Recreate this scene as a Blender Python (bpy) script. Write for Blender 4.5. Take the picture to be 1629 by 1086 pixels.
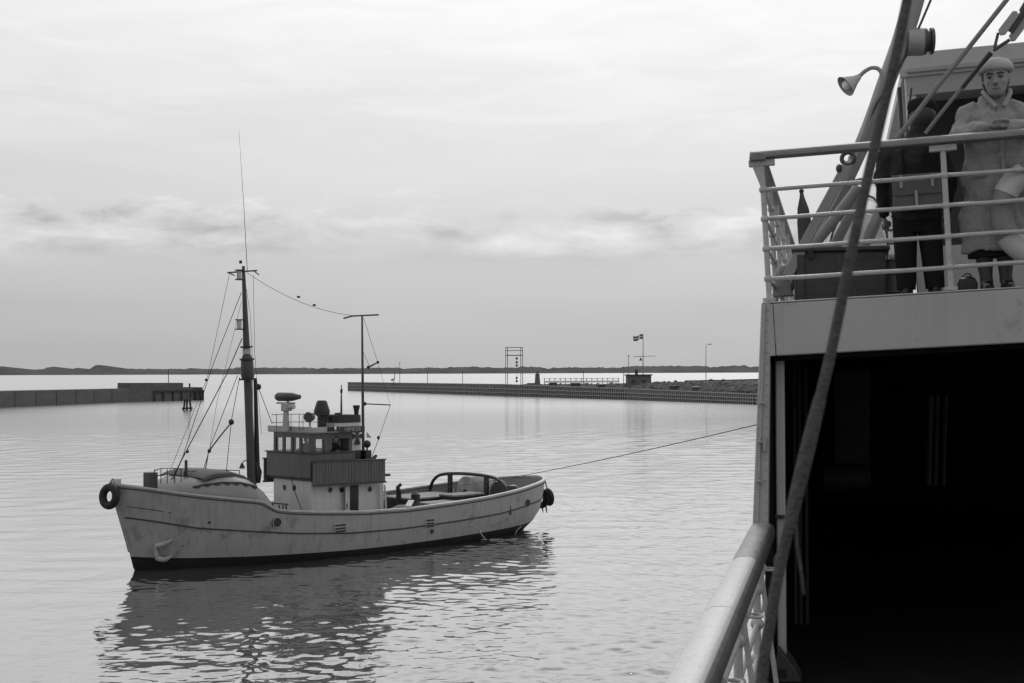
import bpy, math, random
import numpy as np
from mathutils import Vector, Matrix, noise
R = math.radians
random.seed(7)
for o in list(bpy.data.objects): bpy.data.objects.remove(o)
SC = bpy.context.scene
COL = SC.collection

# ------------------------------------------------------------------ camera
EYE = 7.5                                   # eye height above the water
FPX = 2262.5                                # 50 mm lens on a 36 mm frame, 1629 px wide
PITCH, ROLL = R(1.165), R(0.19)
fw = Vector((0, math.cos(PITCH), math.sin(PITCH)))
r0 = Vector((1, 0, 0)); u0 = r0.cross(fw)
rt = r0 * math.cos(ROLL) - u0 * math.sin(ROLL)
up = u0 * math.cos(ROLL) + r0 * math.sin(ROLL)
CAM = Vector((0, 0, EYE))
cd = bpy.data.cameras.new('camera'); co = bpy.data.objects.new('camera', cd); COL.objects.link(co)
cd.lens = 50; cd.sensor_width = 36; cd.clip_start = 0.05; cd.clip_end = 30000
M = Matrix((rt, up, -fw)).transposed().to_4x4(); M.translation = CAM
co.matrix_world = M
cd.dof.use_dof = True; cd.dof.focus_distance = 45; cd.dof.aperture_fstop = 9
SC.camera = co

# ------------------------------------------------------------------ world: high overcast, sun ahead behind cloud
SUN_AZ, SUN_EL = R(10), R(42)
w = bpy.data.worlds.new('World'); SC.world = w; w.use_nodes = True
N = w.node_tree.nodes; Lk = w.node_tree.links; N.clear()
def wn(t, **kw):
    n = N.new(t)
    for k, v in kw.items(): setattr(n, k, v)
    return n
def wmath(op, a, b=None, c=None, clamp=False):
    n = wn('ShaderNodeMath', operation=op); n.use_clamp = clamp
    for i, v in enumerate((a, b, c)):
        if v is None: continue
        if isinstance(v, (int, float)): n.inputs[i].default_value = v
        else: Lk.new(v, n.inputs[i])
    return n.outputs[0]
out = wn('ShaderNodeOutputWorld'); bg = wn('ShaderNodeBackground'); bg.inputs['Strength'].default_value = 0.1
Lk.new(bg.outputs[0], out.inputs[0])
sky = wn('ShaderNodeTexSky', sky_type='NISHITA'); sky.sun_disc = False
sky.sun_elevation = SUN_EL; sky.sun_rotation = SUN_AZ; sky.air_density = 1.0; sky.dust_density = 3.0
bw = wn('ShaderNodeRGBToBW'); Lk.new(sky.outputs[0], bw.inputs[0])
tc = wn('ShaderNodeTexCoord'); sp = wn('ShaderNodeSeparateXYZ'); Lk.new(tc.outputs['Generated'], sp.inputs[0])
el = wmath('ARCSINE', sp.outputs[2]); az = wmath('ARCTAN2', sp.outputs[0], sp.outputs[1])
eld = wmath('MULTIPLY', el, 180 / math.pi)
ramp = wn('ShaderNodeValToRGB'); cr = ramp.color_ramp
SKY = [(0, .50), (2.5, .53), (4.4, .58), (6.5, .68), (9, .735), (12, .86), (15, .93), (25, 1.0), (60, 1.0)]
while len(cr.elements) > 1: cr.elements.remove(cr.elements[-1])
for i, (d, v) in enumerate(SKY):
    e = cr.elements[0] if i == 0 else cr.elements.new(d / 60)
    e.position = d / 60; e.color = (v, v, v, 1)
Lk.new(wmath('DIVIDE', eld, 60, clamp=True), ramp.inputs[0])
def wnoise(sx, sy, scale, detail, rough, dist, off=0.0):
    cv = wn('ShaderNodeCombineXYZ'); Lk.new(wmath('MULTIPLY', az, sx), cv.inputs[0]); Lk.new(wmath('MULTIPLY', el, sy), cv.inputs[1])
    cv.inputs[2].default_value = off
    nz = wn('ShaderNodeTexNoise'); nz.inputs['Scale'].default_value = scale; nz.inputs['Detail'].default_value = detail
    nz.inputs['Roughness'].default_value = rough; nz.inputs['Distortion'].default_value = dist
    Lk.new(cv.outputs[0], nz.inputs['Vector']); return nz.outputs['Fac']
n_edge = wnoise(6.0, 14, 3.4, 8, .62, .2, 3.1)
n_body = wnoise(4.5, 15, 3.4, 8, .54, .3, 6.1)
n_patch = wnoise(2.2, 5, 2.2, 3, .5, .2, 21.0)
n_wide = wnoise(1.2, 9, 2.0, 4, .5, .2, 8.3)
# cumulus bank low over the horizon all the way round, wavering upper edge
top = wmath('MULTIPLY_ADD', wmath('SUBTRACT', n_edge, .5), 5.0, 6.5)
m_top = wn('ShaderNodeMapRange'); m_top.interpolation_type = 'SMOOTHSTEP'
Lk.new(wmath('SUBTRACT', top, eld), m_top.inputs[0]); m_top.inputs[1].default_value = -.2; m_top.inputs[2].default_value = .6
m_bot = wn('ShaderNodeMapRange'); m_bot.interpolation_type = 'SMOOTHSTEP'
Lk.new(eld, m_bot.inputs[0]); m_bot.inputs[1].default_value = 3.9; m_bot.inputs[2].default_value = 5.6
mpz = wn('ShaderNodeMapRange'); mpz.interpolation_type = 'SMOOTHSTEP'; Lk.new(n_patch, mpz.inputs[0]); mpz.inputs[1].default_value = .34; mpz.inputs[2].default_value = .56; mpz.inputs[3].default_value = .25
band = wmath('MULTIPLY', wmath('MULTIPLY', m_top.outputs[0], m_bot.outputs[0]), mpz.outputs[0])
rimr = wn('ShaderNodeMapRange'); Lk.new(wmath('SUBTRACT', top, eld), rimr.inputs[0])   # bright sunlit upper rim of the bank
rimr.inputs[1].default_value = 1.3; rimr.inputs[2].default_value = 0.0
cl = wmath('MULTIPLY', band, wmath('ADD', wmath('MULTIPLY', wmath('SUBTRACT', n_body, .52), 1.25), wmath('MULTIPLY', rimr.outputs[0], .10)))
n_high = wnoise(3.0, 16, 2.6, 7, .6, .8, 12.2)
hi = wn('ShaderNodeMapRange'); hi.interpolation_type = 'SMOOTHSTEP'; Lk.new(eld, hi.inputs[0]); hi.inputs[1].default_value = 7.5; hi.inputs[2].default_value = 10
broad = wmath('ADD', wmath('MULTIPLY', wmath('SUBTRACT', n_wide, .5), .16), wmath('MULTIPLY', hi.outputs[0], wmath('MULTIPLY', wmath('SUBTRACT', n_high, .5), .26)))
lum = wmath('ADD', wmath('ADD', ramp.outputs[0], cl), broad)
lum = wmath('MULTIPLY', lum, wmath('MULTIPLY_ADD', wmath('COSINE', wmath('SUBTRACT', az, SUN_AZ)), .17, .83))
mix = wn('ShaderNodeMix'); mix.data_type = 'FLOAT'; mix.inputs[0].default_value = .88
Lk.new(wmath('MULTIPLY', bw.outputs[0], 1.0), mix.inputs[2]); Lk.new(wmath('MULTIPLY', lum, 10.0), mix.inputs[3])
Lk.new(mix.outputs[0], bg.inputs['Color'])

sl = bpy.data.lights.new('sun', 'SUN'); sl.energy = 1.0; sl.angle = R(14); sl.color = (1, 1, 1)
so = bpy.data.objects.new('sun', sl); COL.objects.link(so)
sd = Vector((math.sin(SUN_AZ) * math.cos(SUN_EL), math.cos(SUN_AZ) * math.cos(SUN_EL), math.sin(SUN_EL)))
so.rotation_euler = sd.to_track_quat('Z', 'Y').to_euler(); so.location = (0, 0, 60)
vs = SC.view_settings; vs.view_transform = 'Standard'; vs.look = 'None'; vs.exposure = 0; vs.gamma = 1
SC.render.engine = 'CYCLES'; SC.render.resolution_x = 1024; SC.render.resolution_y = 683
SC.cycles.max_bounces = 8; SC.cycles.transparent_max_bounces = 12; SC.cycles.pixel_filter_type = 'GAUSSIAN'; SC.cycles.filter_width = 1.6

# ------------------------------------------------------------------ surveying helpers
def ray(px, py): return fw + rt * ((px - 814.5) / FPX) + up * ((543 - py) / FPX)
def hit(px, py, p0, n):
    d = ray(px, py); n = Vector(n); return CAM + d * ((Vector(p0) - CAM).dot(n) / d.dot(n))
def water_at(px, py): return hit(px, py, (0, 0, 0), (0, 0, 1))
def depth_at(px, py, Y): return hit(px, py, (0, Y, 0), (0, 1, 0))

# ------------------------------------------------------------------ mesh helpers
class MB:
    def __init__(s): s.v = []; s.f = []
    def add(s, vs, fs):
        o = len(s.v); s.v += [Vector(p) for p in vs]; s.f += [[i + o for i in f] for f in fs]; return s
    def box(s, x0, x1, y0, y1, z0, z1, m=None):
        v = [Vector(p) for p in ((x0,y0,z0),(x1,y0,z0),(x1,y1,z0),(x0,y1,z0),(x0,y0,z1),(x1,y0,z1),(x1,y1,z1),(x0,y1,z1))]
        if m is not None: v = [m @ p for p in v]
        return s.add(v, [(0,3,2,1),(4,5,6,7),(0,1,5,4),(1,2,6,5),(2,3,7,6),(3,0,4,7)])
    def beam(s, a, b, wd, th, ref=(0, 0, 1)):        # rectangular bar a-b, wd across, th along ref
        a, b = Vector(a), Vector(b); d = (b - a).normalized(); x = d.cross(Vector(ref))
        if x.length < 1e-4: x = d.cross(Vector((1, 0, 0)))
        x.normalize(); y = x.cross(d)
        v = [p + x * (sx * wd / 2) + y * (sy * th / 2) for p in (a, b) for sx, sy in ((-1,-1),(1,-1),(1,1),(-1,1))]
        return s.add(v, [(3,2,1,0),(4,5,6,7),(0,1,5,4),(1,2,6,5),(2,3,7,6),(3,0,4,7)])
    def tube(s, pts, r, n=8, caps=True, sq=1.0, ref=None):
        pts = [Vector(p) for p in pts]; k = len(pts)
        rr = list(r) if isinstance(r, (list, tuple)) else [r] * k
        t0 = (pts[1] - pts[0]).normalized()
        a = Vector(ref) if ref else (Vector((0, 0, 1)) if abs(t0.z) < .9 else Vector((1, 0, 0)))
        x = t0.cross(a).normalized(); rings = []
        for i, p in enumerate(pts):
            t = (pts[min(i + 1, k - 1)] - pts[max(i - 1, 0)]).normalized()
            x = (x - t * x.dot(t)).normalized(); y = t.cross(x)
            rings.append([p + x * (rr[i] * math.cos(q)) + y * (rr[i] * sq * math.sin(q)) for q in [2 * math.pi * j / n for j in range(n)]])
        return s.loft(rings, True, caps)
    def loft(s, rings, closed=True, caps=False):
        n = len(rings[0]); v = [p for g in rings for p in g]; f = []
        for i in range(len(rings) - 1):
            for j in range(n if closed else n - 1):
                f.append((i*n + j, i*n + (j+1) % n, (i+1)*n + (j+1) % n, (i+1)*n + j))
        if caps: f.append(tuple(range(n))[::-1]); f.append(tuple((len(rings)-1)*n + j for j in range(n)))
        return s.add(v, f)
    def oval(s, rows, n=20, m=None):                  # rows: (cx, cy, z, rx, ry) stacked ellipses
        rings = []
        for cx, cy, z, rx, ry in rows:
            g = [Vector((cx + rx * math.cos(q), cy + ry * math.sin(q), z)) for q in [2 * math.pi * j / n for j in range(n)]]
            rings.append([m @ p for p in g] if m is not None else g)
        return s.loft(rings, True, True)
    def ball(s, c, r, n=12, k=8, m=None):
        rx, ry, rz = r if isinstance(r, (list, tuple)) else (r, r, r); rows = []
        for i in range(k + 1):
            q = -math.pi / 2 + math.pi * i / k; cq = max(math.cos(q), .01)
            rows.append((0, 0, rz * math.sin(q), rx * cq, ry * cq))
        T = Matrix.Translation(Vector(c)) @ (m if m is not None else Matrix())
        return s.oval(rows, n, T)
    def disc(s, c, axis, r, th, n=20):
        c = Vector(c); a = Vector(axis).normalized(); return s.tube([c - a * th / 2, c + a * th / 2], r, n)
    def torus(s, c, axis, R0, r, n=28, k=10):
        c = Vector(c); a = Vector(axis).normalized(); x = a.orthogonal().normalized(); y = a.cross(x); rings = []
        for i in range(n):
            q = 2 * math.pi * i / n; e = x * math.cos(q) + y * math.sin(q)
            rings.append([c + e * (R0 + r * math.cos(t)) + a * (r * math.sin(t)) for t in [2 * math.pi * j / k for j in range(k)]])
        rings.append(rings[0]); return s.loft(rings)
    def prism(s, poly, d):                            # polygon of 3-D points pushed along d
        n = len(poly); d = Vector(d); p = [Vector(q) for q in poly]
        return s.add(p + [q + d for q in p], [tuple(range(n))[::-1], tuple(range(n, 2*n))] + [(i, (i+1) % n, (i+1) % n + n, i + n) for i in range(n)])
BASE = {}; KIND = {}
I4 = Matrix()
def thing(name, label, cat, base, group=None):
    o = bpy.data.objects.new(name, None); o.empty_display_size = .2; COL.objects.link(o); o.location = base
    o['label'] = label; o['category'] = cat
    if group: o['group'] = group
    BASE[o] = Vector(base); return o
def obj(name, mb, mat, parent=None, frame=I4, smooth=40, bevel=0, base=None, kind=None, label=None, cat=None, group=None, remesh=0, folds=0):
    b = BASE[parent] if parent is not None else Vector(base if base is not None else (0, 0, 0))
    me = bpy.data.meshes.new(name); me.from_pydata([(frame @ v) - b for v in mb.v], [], mb.f); me.validate(); me.update()
    import bmesh
    bm = bmesh.new(); bm.from_mesh(me); bmesh.ops.recalc_face_normals(bm, faces=bm.faces); bm.to_mesh(me); bm.free()
    me.materials.append(mat)
    if smooth:
        me.polygons.foreach_set('use_smooth', [True] * len(me.polygons))
        if not remesh: me.set_sharp_from_angle(angle=R(smooth))
    o = bpy.data.objects.new(name, me); COL.objects.link(o)
    if parent is not None: o.parent = parent
    else: o.location = b
    BASE[o] = b
    if bevel:
        m = o.modifiers.new('bevel', 'BEVEL'); m.width = bevel; m.segments = 2; m.limit_method = 'ANGLE'
    if remesh:
        m = o.modifiers.new('remesh', 'REMESH'); m.mode = 'VOXEL'; m.voxel_size = remesh; m.use_smooth_shade = True
        m = o.modifiers.new('smooth', 'SMOOTH'); m.iterations = 4; m.factor = .5
    if folds:
        tx = bpy.data.textures.new(name + '_folds', 'CLOUDS'); tx.noise_scale = .16; tx.noise_depth = 2
        m = o.modifiers.new('folds', 'DISPLACE'); m.texture = tx; m.strength = folds; m.mid_level = .5; m.texture_coords = 'GLOBAL'
    if kind: o['kind'] = kind
    if label: o['label'] = label
    if cat: o['category'] = cat
    if group: o['group'] = group
    return o
def interp(tab, x):
    xs = [p[0] for p in tab]; ys = [p[1] for p in tab]
    if xs[0] > xs[-1]: xs, ys = xs[::-1], ys[::-1]
    return float(np.interp(x, xs, ys))
def sag(a, b, drop, n=12):
    a, b = Vector(a), Vector(b); return [a.lerp(b, t) - Vector((0, 0, drop * 4 * t * (1 - t))) for t in [i / n for i in range(n + 1)]]
def bez(pts, n=8):                                     # Catmull-Rom through the points
    p = [Vector(q) for q in pts]; p = [p[0] * 2 - p[1]] + p + [p[-1] * 2 - p[-2]]; o = []
    for i in range(1, len(p) - 2):
        for k in range(n):
            t = k / n; a, b, c, d = p[i-1], p[i], p[i+1], p[i+2]
            o.append(.5 * ((2*b) + (c-a)*t + (2*a-5*b+4*c-d)*t*t + (3*b-a-3*c+d)*t**3))
    o.append(p[-2]); return o

# ------------------------------------------------------------------ materials (a black-and-white place: all greys)
def grey(name, v, rough=.6, var=.15, scale=4.0, stretch=(1, 1, 1), bump=0.0, bscale=30, metal=0, spots=0, spot_v=.05, spot_scale=3, streak=0, spec=.5):
    m = bpy.data.materials.new(name); m.use_nodes = True; nt = m.node_tree; n = nt.nodes; l = nt.links
    p = n['Principled BSDF']; p.inputs['Roughness'].default_value = rough; p.inputs['Metallic'].default_value = metal
    p.inputs['Specular IOR Level'].default_value = spec
    t = n.new('ShaderNodeTexCoord'); mp = n.new('ShaderNodeMapping'); mp.inputs['Scale'].default_value = stretch
    l.new(t.outputs['Object'], mp.inputs[0])
    a = n.new('ShaderNodeTexNoise'); a.inputs['Scale'].default_value = scale; a.inputs['Detail'].default_value = 6; a.inputs['Roughness'].default_value = .6
    l.new(mp.outputs[0], a.inputs['Vector'])
    mr = n.new('ShaderNodeMapRange'); l.new(a.outputs['Fac'], mr.inputs[0])
    mr.inputs[1].default_value = .25; mr.inputs[2].default_value = .75; mr.inputs[3].default_value = v * (1 - var); mr.inputs[4].default_value = v * (1 + var)
    col = mr.outputs[0]
    def blend(col, tex, lo, hi, val, amt):
        q = n.new('ShaderNodeMapRange'); l.new(tex, q.inputs[0]); q.inputs[1].default_value = lo; q.inputs[2].default_value = hi; q.inputs[4].default_value = amt
        x = n.new('ShaderNodeMix'); x.data_type = 'FLOAT'; l.new(q.outputs[0], x.inputs[0]); l.new(col, x.inputs[2]); x.inputs[3].default_value = val; return x.outputs[0]
    if spots:
        s = n.new('ShaderNodeTexNoise'); s.inputs['Scale'].default_value = spot_scale; s.inputs['Detail'].default_value = 8; s.inputs['Roughness'].default_value = .7
        l.new(t.outputs['Object'], s.inputs['Vector']); col = blend(col, s.outputs['Fac'], .56, .70, spot_v, spots)
    if streak:
        mp2 = n.new('ShaderNodeMapping'); mp2.inputs['Scale'].default_value = (5, 5, .35); l.new(t.outputs['Object'], mp2.inputs[0])
        s = n.new('ShaderNodeTexNoise'); s.inputs['Scale'].default_value = 1.6; s.inputs['Detail'].default_value = 5; l.new(mp2.outputs[0], s.inputs['Vector'])
        col = blend(col, s.outputs['Fac'], .52, .75, v * .35, streak)
    l.new(col, p.inputs['Base Color'])
    if bump:
        b = n.new('ShaderNodeBump'); b.inputs['Strength'].default_value = bump; b.inputs['Distance'].default_value = .01
        c = n.new('ShaderNodeTexNoise'); c.inputs['Scale'].default_value = bscale; c.inputs['Detail'].default_value = 4; l.new(mp.outputs[0], c.inputs['Vector'])
        l.new(c.outputs['Fac'], b.inputs['Height']); l.new(b.outputs[0], p.inputs['Normal'])
    return m
m_hull = grey('hull_paint', .285, .5, .10, 1.2, spots=.8, spot_v=.11, spot_scale=1.1, streak=.4, bump=.3, bscale=3)
m_boot = grey('boot_topping', .012, .6, .4, 2, spec=.25)
m_cap = grey('rail_cap_paint', .42, .5, .15, 3)
m_anch = grey('anchor_paint', .30, .6, .3, 4)
m_strake = grey('rubbing_strake', .035, .7, .3, 5)
m_white = grey('house_white', .57, .5, .06, 1.5, streak=.22, spots=.4, spot_v=.3, spot_scale=2)
m_varn = grey('varnished_wood', .085, .4, .35, 3, (3, 3, .4), bump=.2)
m_darkw = grey('dark_wood', .035, .5, .3, 4)
m_roof = grey('roof_paint', .36, .55, .12, 2)
m_black = grey('black_paint', .016, .5, .3, 3)
m_tyre = grey('rubber', .012, .75, .3, 8, bump=.4, bscale=20)
m_mast = grey('mast_paint', .055, .5, .2, 2)
m_wire = grey('rigging_wire', .03, .6, .2, 3)
m_deck = grey('deck_wood', .08, .7, .25, 3)
m_tarp = grey('hatch_tarpaulin', .30, .6, .2, 3, bump=.5, bscale=4)
m_hatch = grey('hatch_boards', .17, .7, .3, 3)
m_funnel = grey('funnel_grey', .50, .5, .06, 2)
m_whale = grey('whaleback_paint', .21, .5, .08, 2, spots=.4, spot_v=.18)
m_dome = grey('dark_canvas', .065, .7, .2, 3)
m_steel = grey('galvanised_steel', .33, .45, .15, 4)
m_fer = grey('ferry_paint', .39, .45, .06, 1.5, spots=.5, spot_v=.16, spot_scale=6, streak=.12, bump=.15, bscale=6)
m_rail = grey('rail_paint', .42, .45, .10, 12, spots=.5, spot_v=.14, spot_scale=18, bump=.5, bscale=60)
m_teak = grey('teak_rail', .17, .55, .25, 6, bump=.3, bscale=30)
m_teak_shade = grey('shaded_handrail', .26, .5, .25, 7, bump=.3, bscale=20)  # handrail end by the corner post, its shade put into the colour
m_dkrail = grey('dark_teak_side', .075, .6, .35, 9, bump=.4, bscale=25)  # inboard side in a darker tone than the handrail top
m_teakl = grey('painted_handrail', .54, .5, .12, 9, spots=.55, spot_v=.2, spot_scale=9, bump=.5, bscale=35)
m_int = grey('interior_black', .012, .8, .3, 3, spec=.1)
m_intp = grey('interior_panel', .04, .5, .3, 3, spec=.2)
m_rope = grey('tarred_rope', .10, .85, .3, 30, bump=1, bscale=120, spec=.1)
m_lrope = grey('grey_rope', .19, .8, .2, 30, bump=.8, bscale=90)
m_crate = grey('locker_wood', .050, .6, .3, 4, (1, 1, 5))
m_davit = grey('davit_grey', .30, .5, .12, 4, spots=.4, spot_v=.12, spot_scale=9)
m_lamp = grey('lamp_enamel', .42, .45, .1, 5)
m_canvas = grey('white_canvas', .80, .8, .08, 4, bump=.5, bscale=10)
m_buoy = grey('lifebuoy_red', .19, .5, .08, 5)
m_buoyw = grey('lifebuoy_white', .46, .5, .05, 5)
m_skin = grey('skin', .22, .55, .08, 12)
m_hair = grey('hair', .025, .6, .3, 30)
m_coat = grey('tweed_coat', .31, .95, .22, 70, bump=.8, bscale=140, spec=.1)
m_hat = grey('felt_hat', .43, .95, .08, 20, bump=.5, bscale=80, spec=.1)
m_stock = grey('stockings', .06, .6, .1, 5)
m_dkjack = grey('dark_jacket', .024, .85, .35, 14, spec=.25)
m_dkcloth = grey('dark_cloth', .016, .9, .25, 20, spec=.1)
m_satch = grey('satchel_leather', .10, .5, .15, 8)
m_strap = grey('pale_leather', .34, .5, .1, 8)
m_eye = grey('eye_dark', .05, .3, .1, 5)
m_lip = grey('lips', .15, .5, .1, 5)
m_conc = grey('concrete', .105, .85, .22, .25, (1, 1, 2.5), bump=.4, bscale=2, spots=.5, spot_v=.06, spot_scale=.15)
m_concd = grey('dark_concrete', .06, .85, .25, .4, spec=.2)
m_pile = grey('pile_timber', .055, .85, .35, 1.5, spec=.2)
m_pilel = grey('pile_light', .27, .85, .3, 1.5)
m_rock = grey('rubble', .05, .95, .5, .8, bump=.8, bscale=2)
m_rock2 = grey('boulder_stone', .11, .95, .6, .5, bump=.8, bscale=3)
m_hut = grey('hut_wall', .115, .8, .1, .6)
m_shore = grey('heath_and_trees', .11, .95, .3, .01, spec=.0)
m_far = grey('far_steel', .22, .6, .1, 1)
m_foam = grey('foam', .33, .7, .1, 6)
m_flagr = grey('flag_red', .09, .8, .1, 3)
m_flagw = grey('flag_white', .75, .8, .05, 3)
def glass_mat():
    m = bpy.data.materials.new('window_glass'); m.use_nodes = True; n = m.node_tree.nodes; l = m.node_tree.links; n.clear()
    o = n.new('ShaderNodeOutputMaterial'); mx = n.new('ShaderNodeMixShader'); t = n.new('ShaderNodeBsdfTransparent'); g = n.new('ShaderNodeBsdfGlossy')
    t.inputs[0].default_value = (.86, .86, .86, 1); g.inputs['Roughness'].default_value = .03
    f = n.new('ShaderNodeLayerWeight'); f.inputs[0].default_value = .12; l.new(f.outputs['Facing'], mx.inputs[0])
    l.new(t.outputs[0], mx.inputs[1]); l.new(g.outputs[0], mx.inputs[2]); l.new(mx.outputs[0], o.inputs[0]); return m
m_glass = glass_mat()
def water_mat():
    m = bpy.data.materials.new('harbour_water'); m.use_nodes = True; n = m.node_tree.nodes; l = m.node_tree.links
    p = n['Principled BSDF']; p.inputs['Base Color'].default_value = (.085, .085, .085, 1); p.inputs['Roughness'].default_value = .03
    p.inputs['IOR'].default_value = 1.5
    g = n.new('ShaderNodeNewGeometry')
    mp = n.new('ShaderNodeMapping'); mp.inputs['Scale'].default_value = (.55, 1.3, 1); l.new(g.outputs['Position'], mp.inputs[0])
    a = n.new('ShaderNodeTexNoise'); a.inputs['Scale'].default_value = 1.5; a.inputs['Detail'].default_value = 4; a.inputs['Roughness'].default_value = .5; a.inputs['Distortion'].default_value = .4
    l.new(mp.outputs[0], a.inputs['Vector'])
    # light airs: patches of ruffled and of smooth water
    b = n.new('ShaderNodeTexNoise'); b.inputs['Scale'].default_value = .035; b.inputs['Detail'].default_value = 3
    mp2 = n.new('ShaderNodeMapping'); mp2.inputs['Scale'].default_value = (.5, 1.6, 1); l.new(g.outputs['Position'], mp2.inputs[0]); l.new(mp2.outputs[0], b.inputs['Vector'])
    mr = n.new('ShaderNodeMapRange'); l.new(b.outputs['Fac'], mr.inputs[0]); mr.inputs[1].default_value = .35; mr.inputs[2].default_value = .65; mr.inputs[3].default_value = .05; mr.inputs[4].default_value = .16
    bp = n.new('ShaderNodeBump'); bp.inputs['Distance'].default_value = .09; l.new(a.outputs['Fac'], bp.inputs['Height'])
    sx = n.new('ShaderNodeSeparateXYZ'); l.new(g.outputs['Position'], sx.inputs[0])
    ro = n.new('ShaderNodeMapRange'); l.new(sx.outputs[1], ro.inputs[0]); ro.inputs[1].default_value = 70; ro.inputs[2].default_value = 230; ro.inputs[3].default_value = 1; ro.inputs[4].default_value = 1.6   # breezier water outside the lee of the ships
    rg = n.new('ShaderNodeMapRange'); l.new(sx.outputs[1], rg.inputs[0]); rg.inputs[1].default_value = 75; rg.inputs[2].default_value = 300; rg.inputs[3].default_value = .03; rg.inputs[4].default_value = .185; RG = rg.outputs[0]
    l.new(RG, p.inputs['Roughness'])
    mu = n.new('ShaderNodeMath'); mu.operation = 'MULTIPLY'; l.new(mr.outputs[0], mu.inputs[0]); l.new(ro.outputs[0], mu.inputs[1]); l.new(mu.outputs[0], bp.inputs['Strength'])
    l.new(bp.outputs[0], p.inputs['Normal'])
    gl = n.new('ShaderNodeBsdfGlossy'); gl.inputs['Color'].default_value = (.95, .95, .95, 1); l.new(RG, gl.inputs['Roughness']); l.new(bp.outputs[0], gl.inputs['Normal'])
    mx = n.new('ShaderNodeMixShader'); lw = n.new('ShaderNodeLayerWeight'); lw.inputs[0].default_value = .5; l.new(bp.outputs[0], lw.inputs['Normal'])
    fr = n.new('ShaderNodeMapRange'); l.new(lw.outputs['Facing'], fr.inputs[0]); fr.inputs[1].default_value = .62; fr.inputs[2].default_value = .90; fr.inputs[3].default_value = .05; fr.inputs[4].default_value = .66; l.new(fr.outputs[0], mx.inputs[0]); l.new(p.outputs[0], mx.inputs[1]); l.new(gl.outputs[0], mx.inputs[2]); l.new(mx.outputs[0], n['Material Output'].inputs['Surface'])   # extra mirror layer, stronger at grazing angles, added to brighten the water
    return m
m_water = water_mat()

# ------------------------------------------------------------------ water
def build_water():
    tans = np.linspace(-.50, .32, 520); rows = [27.0]
    while rows[-1] < 210: rows.append(rows[-1] * 1.0016)
    rows = np.array(rows)
    Y = np.repeat(rows[:, None], len(tans), 1); X = Y * tans[None, :]; Z = np.zeros_like(X)
    rng = np.random.default_rng(5); sp_ = Y * .0016
    calm = .30 + .70 / (1 + np.exp(-(X + .10 * Y + 1.5) / 3.5))           # sheltered smooth water up-harbour of the tug
    calm *= .8 + .2 * np.sin(X * .21 + 1.3 * np.sin(Y * .05)) * np.sin(Y * .09 + .7)
    calm *= 1 + .75 / (1 + np.exp((Y - 52) / 6)) / (1 + np.exp(-(X + 3) / 3))                       # cat's-paws alongside the ferry
    wake = np.exp(-((X - 4.1) / 2.1) ** 2 - ((Y - 79.5) / 3.0) ** 2)                                  # wash churned up astern of the tug
    calm *= 1 - .55 * np.exp(-((X + 7.5) / 7) ** 2 - ((Y - 54) / 6.5) ** 2)                             # lee of the tug's side
    for i in range(130):
        lam = .26 * (4.5 / .26) ** (rng.random() ** 1.25); th = rng.normal(0, .95); k = 2 * math.pi / lam
        slope = .0165 * (1.35 if lam < .5 else 1.0 if lam < 1.1 else .45)
        fade = np.clip((lam / sp_ - 3.5) / 4, 0, 1) * (calm * (1 + wake * (3.2 if lam < 1.6 else .3)) if lam < 2.5 else .5 + .5 * calm)
        ph = k * (X * math.sin(th) + Y * math.cos(th)) + rng.random() * 6.283 + .8 * np.sin(X * .13 * rng.random() + Y * .1 * rng.random())
        Z += slope / k * np.sin(ph) * fade
    edge = np.minimum(np.clip((tans + .50) / .05, 0, 1), np.clip((.32 - tans) / .05, 0, 1))[None, :] * np.clip((Y - 27) / 3, 0, 1) * np.clip((210 - Y) / 60, 0, 1)
    Z *= edge
    # outer skirts carry the same sheet to the horizon
    X = np.pad(X, 1, 'edge'); Y = np.pad(Y, 1, 'edge'); Z = np.pad(Z, 1)
    Y[0, :] = -2500; Y[-1, :] = 12000; X[-1, 1:-1] = tans * 12000; X[:, 0] = -12000; X[:, -1] = 12000
    nr, nc = X.shape; V = np.stack([X, Y, Z], -1).reshape(-1, 3)
    i = np.arange(nr * nc).reshape(nr, nc); F = np.stack([i[:-1, :-1], i[:-1, 1:], i[1:, 1:], i[1:, :-1]], -1).reshape(-1, 4)
    me = bpy.data.meshes.new('water'); me.vertices.add(len(V)); me.vertices.foreach_set('co', V.ravel())
    me.loops.add(F.size); me.loops.foreach_set('vertex_index', F.ravel().astype(np.int32))
    me.polygons.add(len(F)); me.polygons.foreach_set('loop_start', np.arange(0, F.size, 4, dtype=np.int32))
    me.update(calc_edges=True); me.polygons.foreach_set('use_smooth', np.ones(len(F), bool)); me.materials.append(m_water)
    o = bpy.data.objects.new('water', me); COL.objects.link(o); o['kind'] = 'structure'
build_water()

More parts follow.
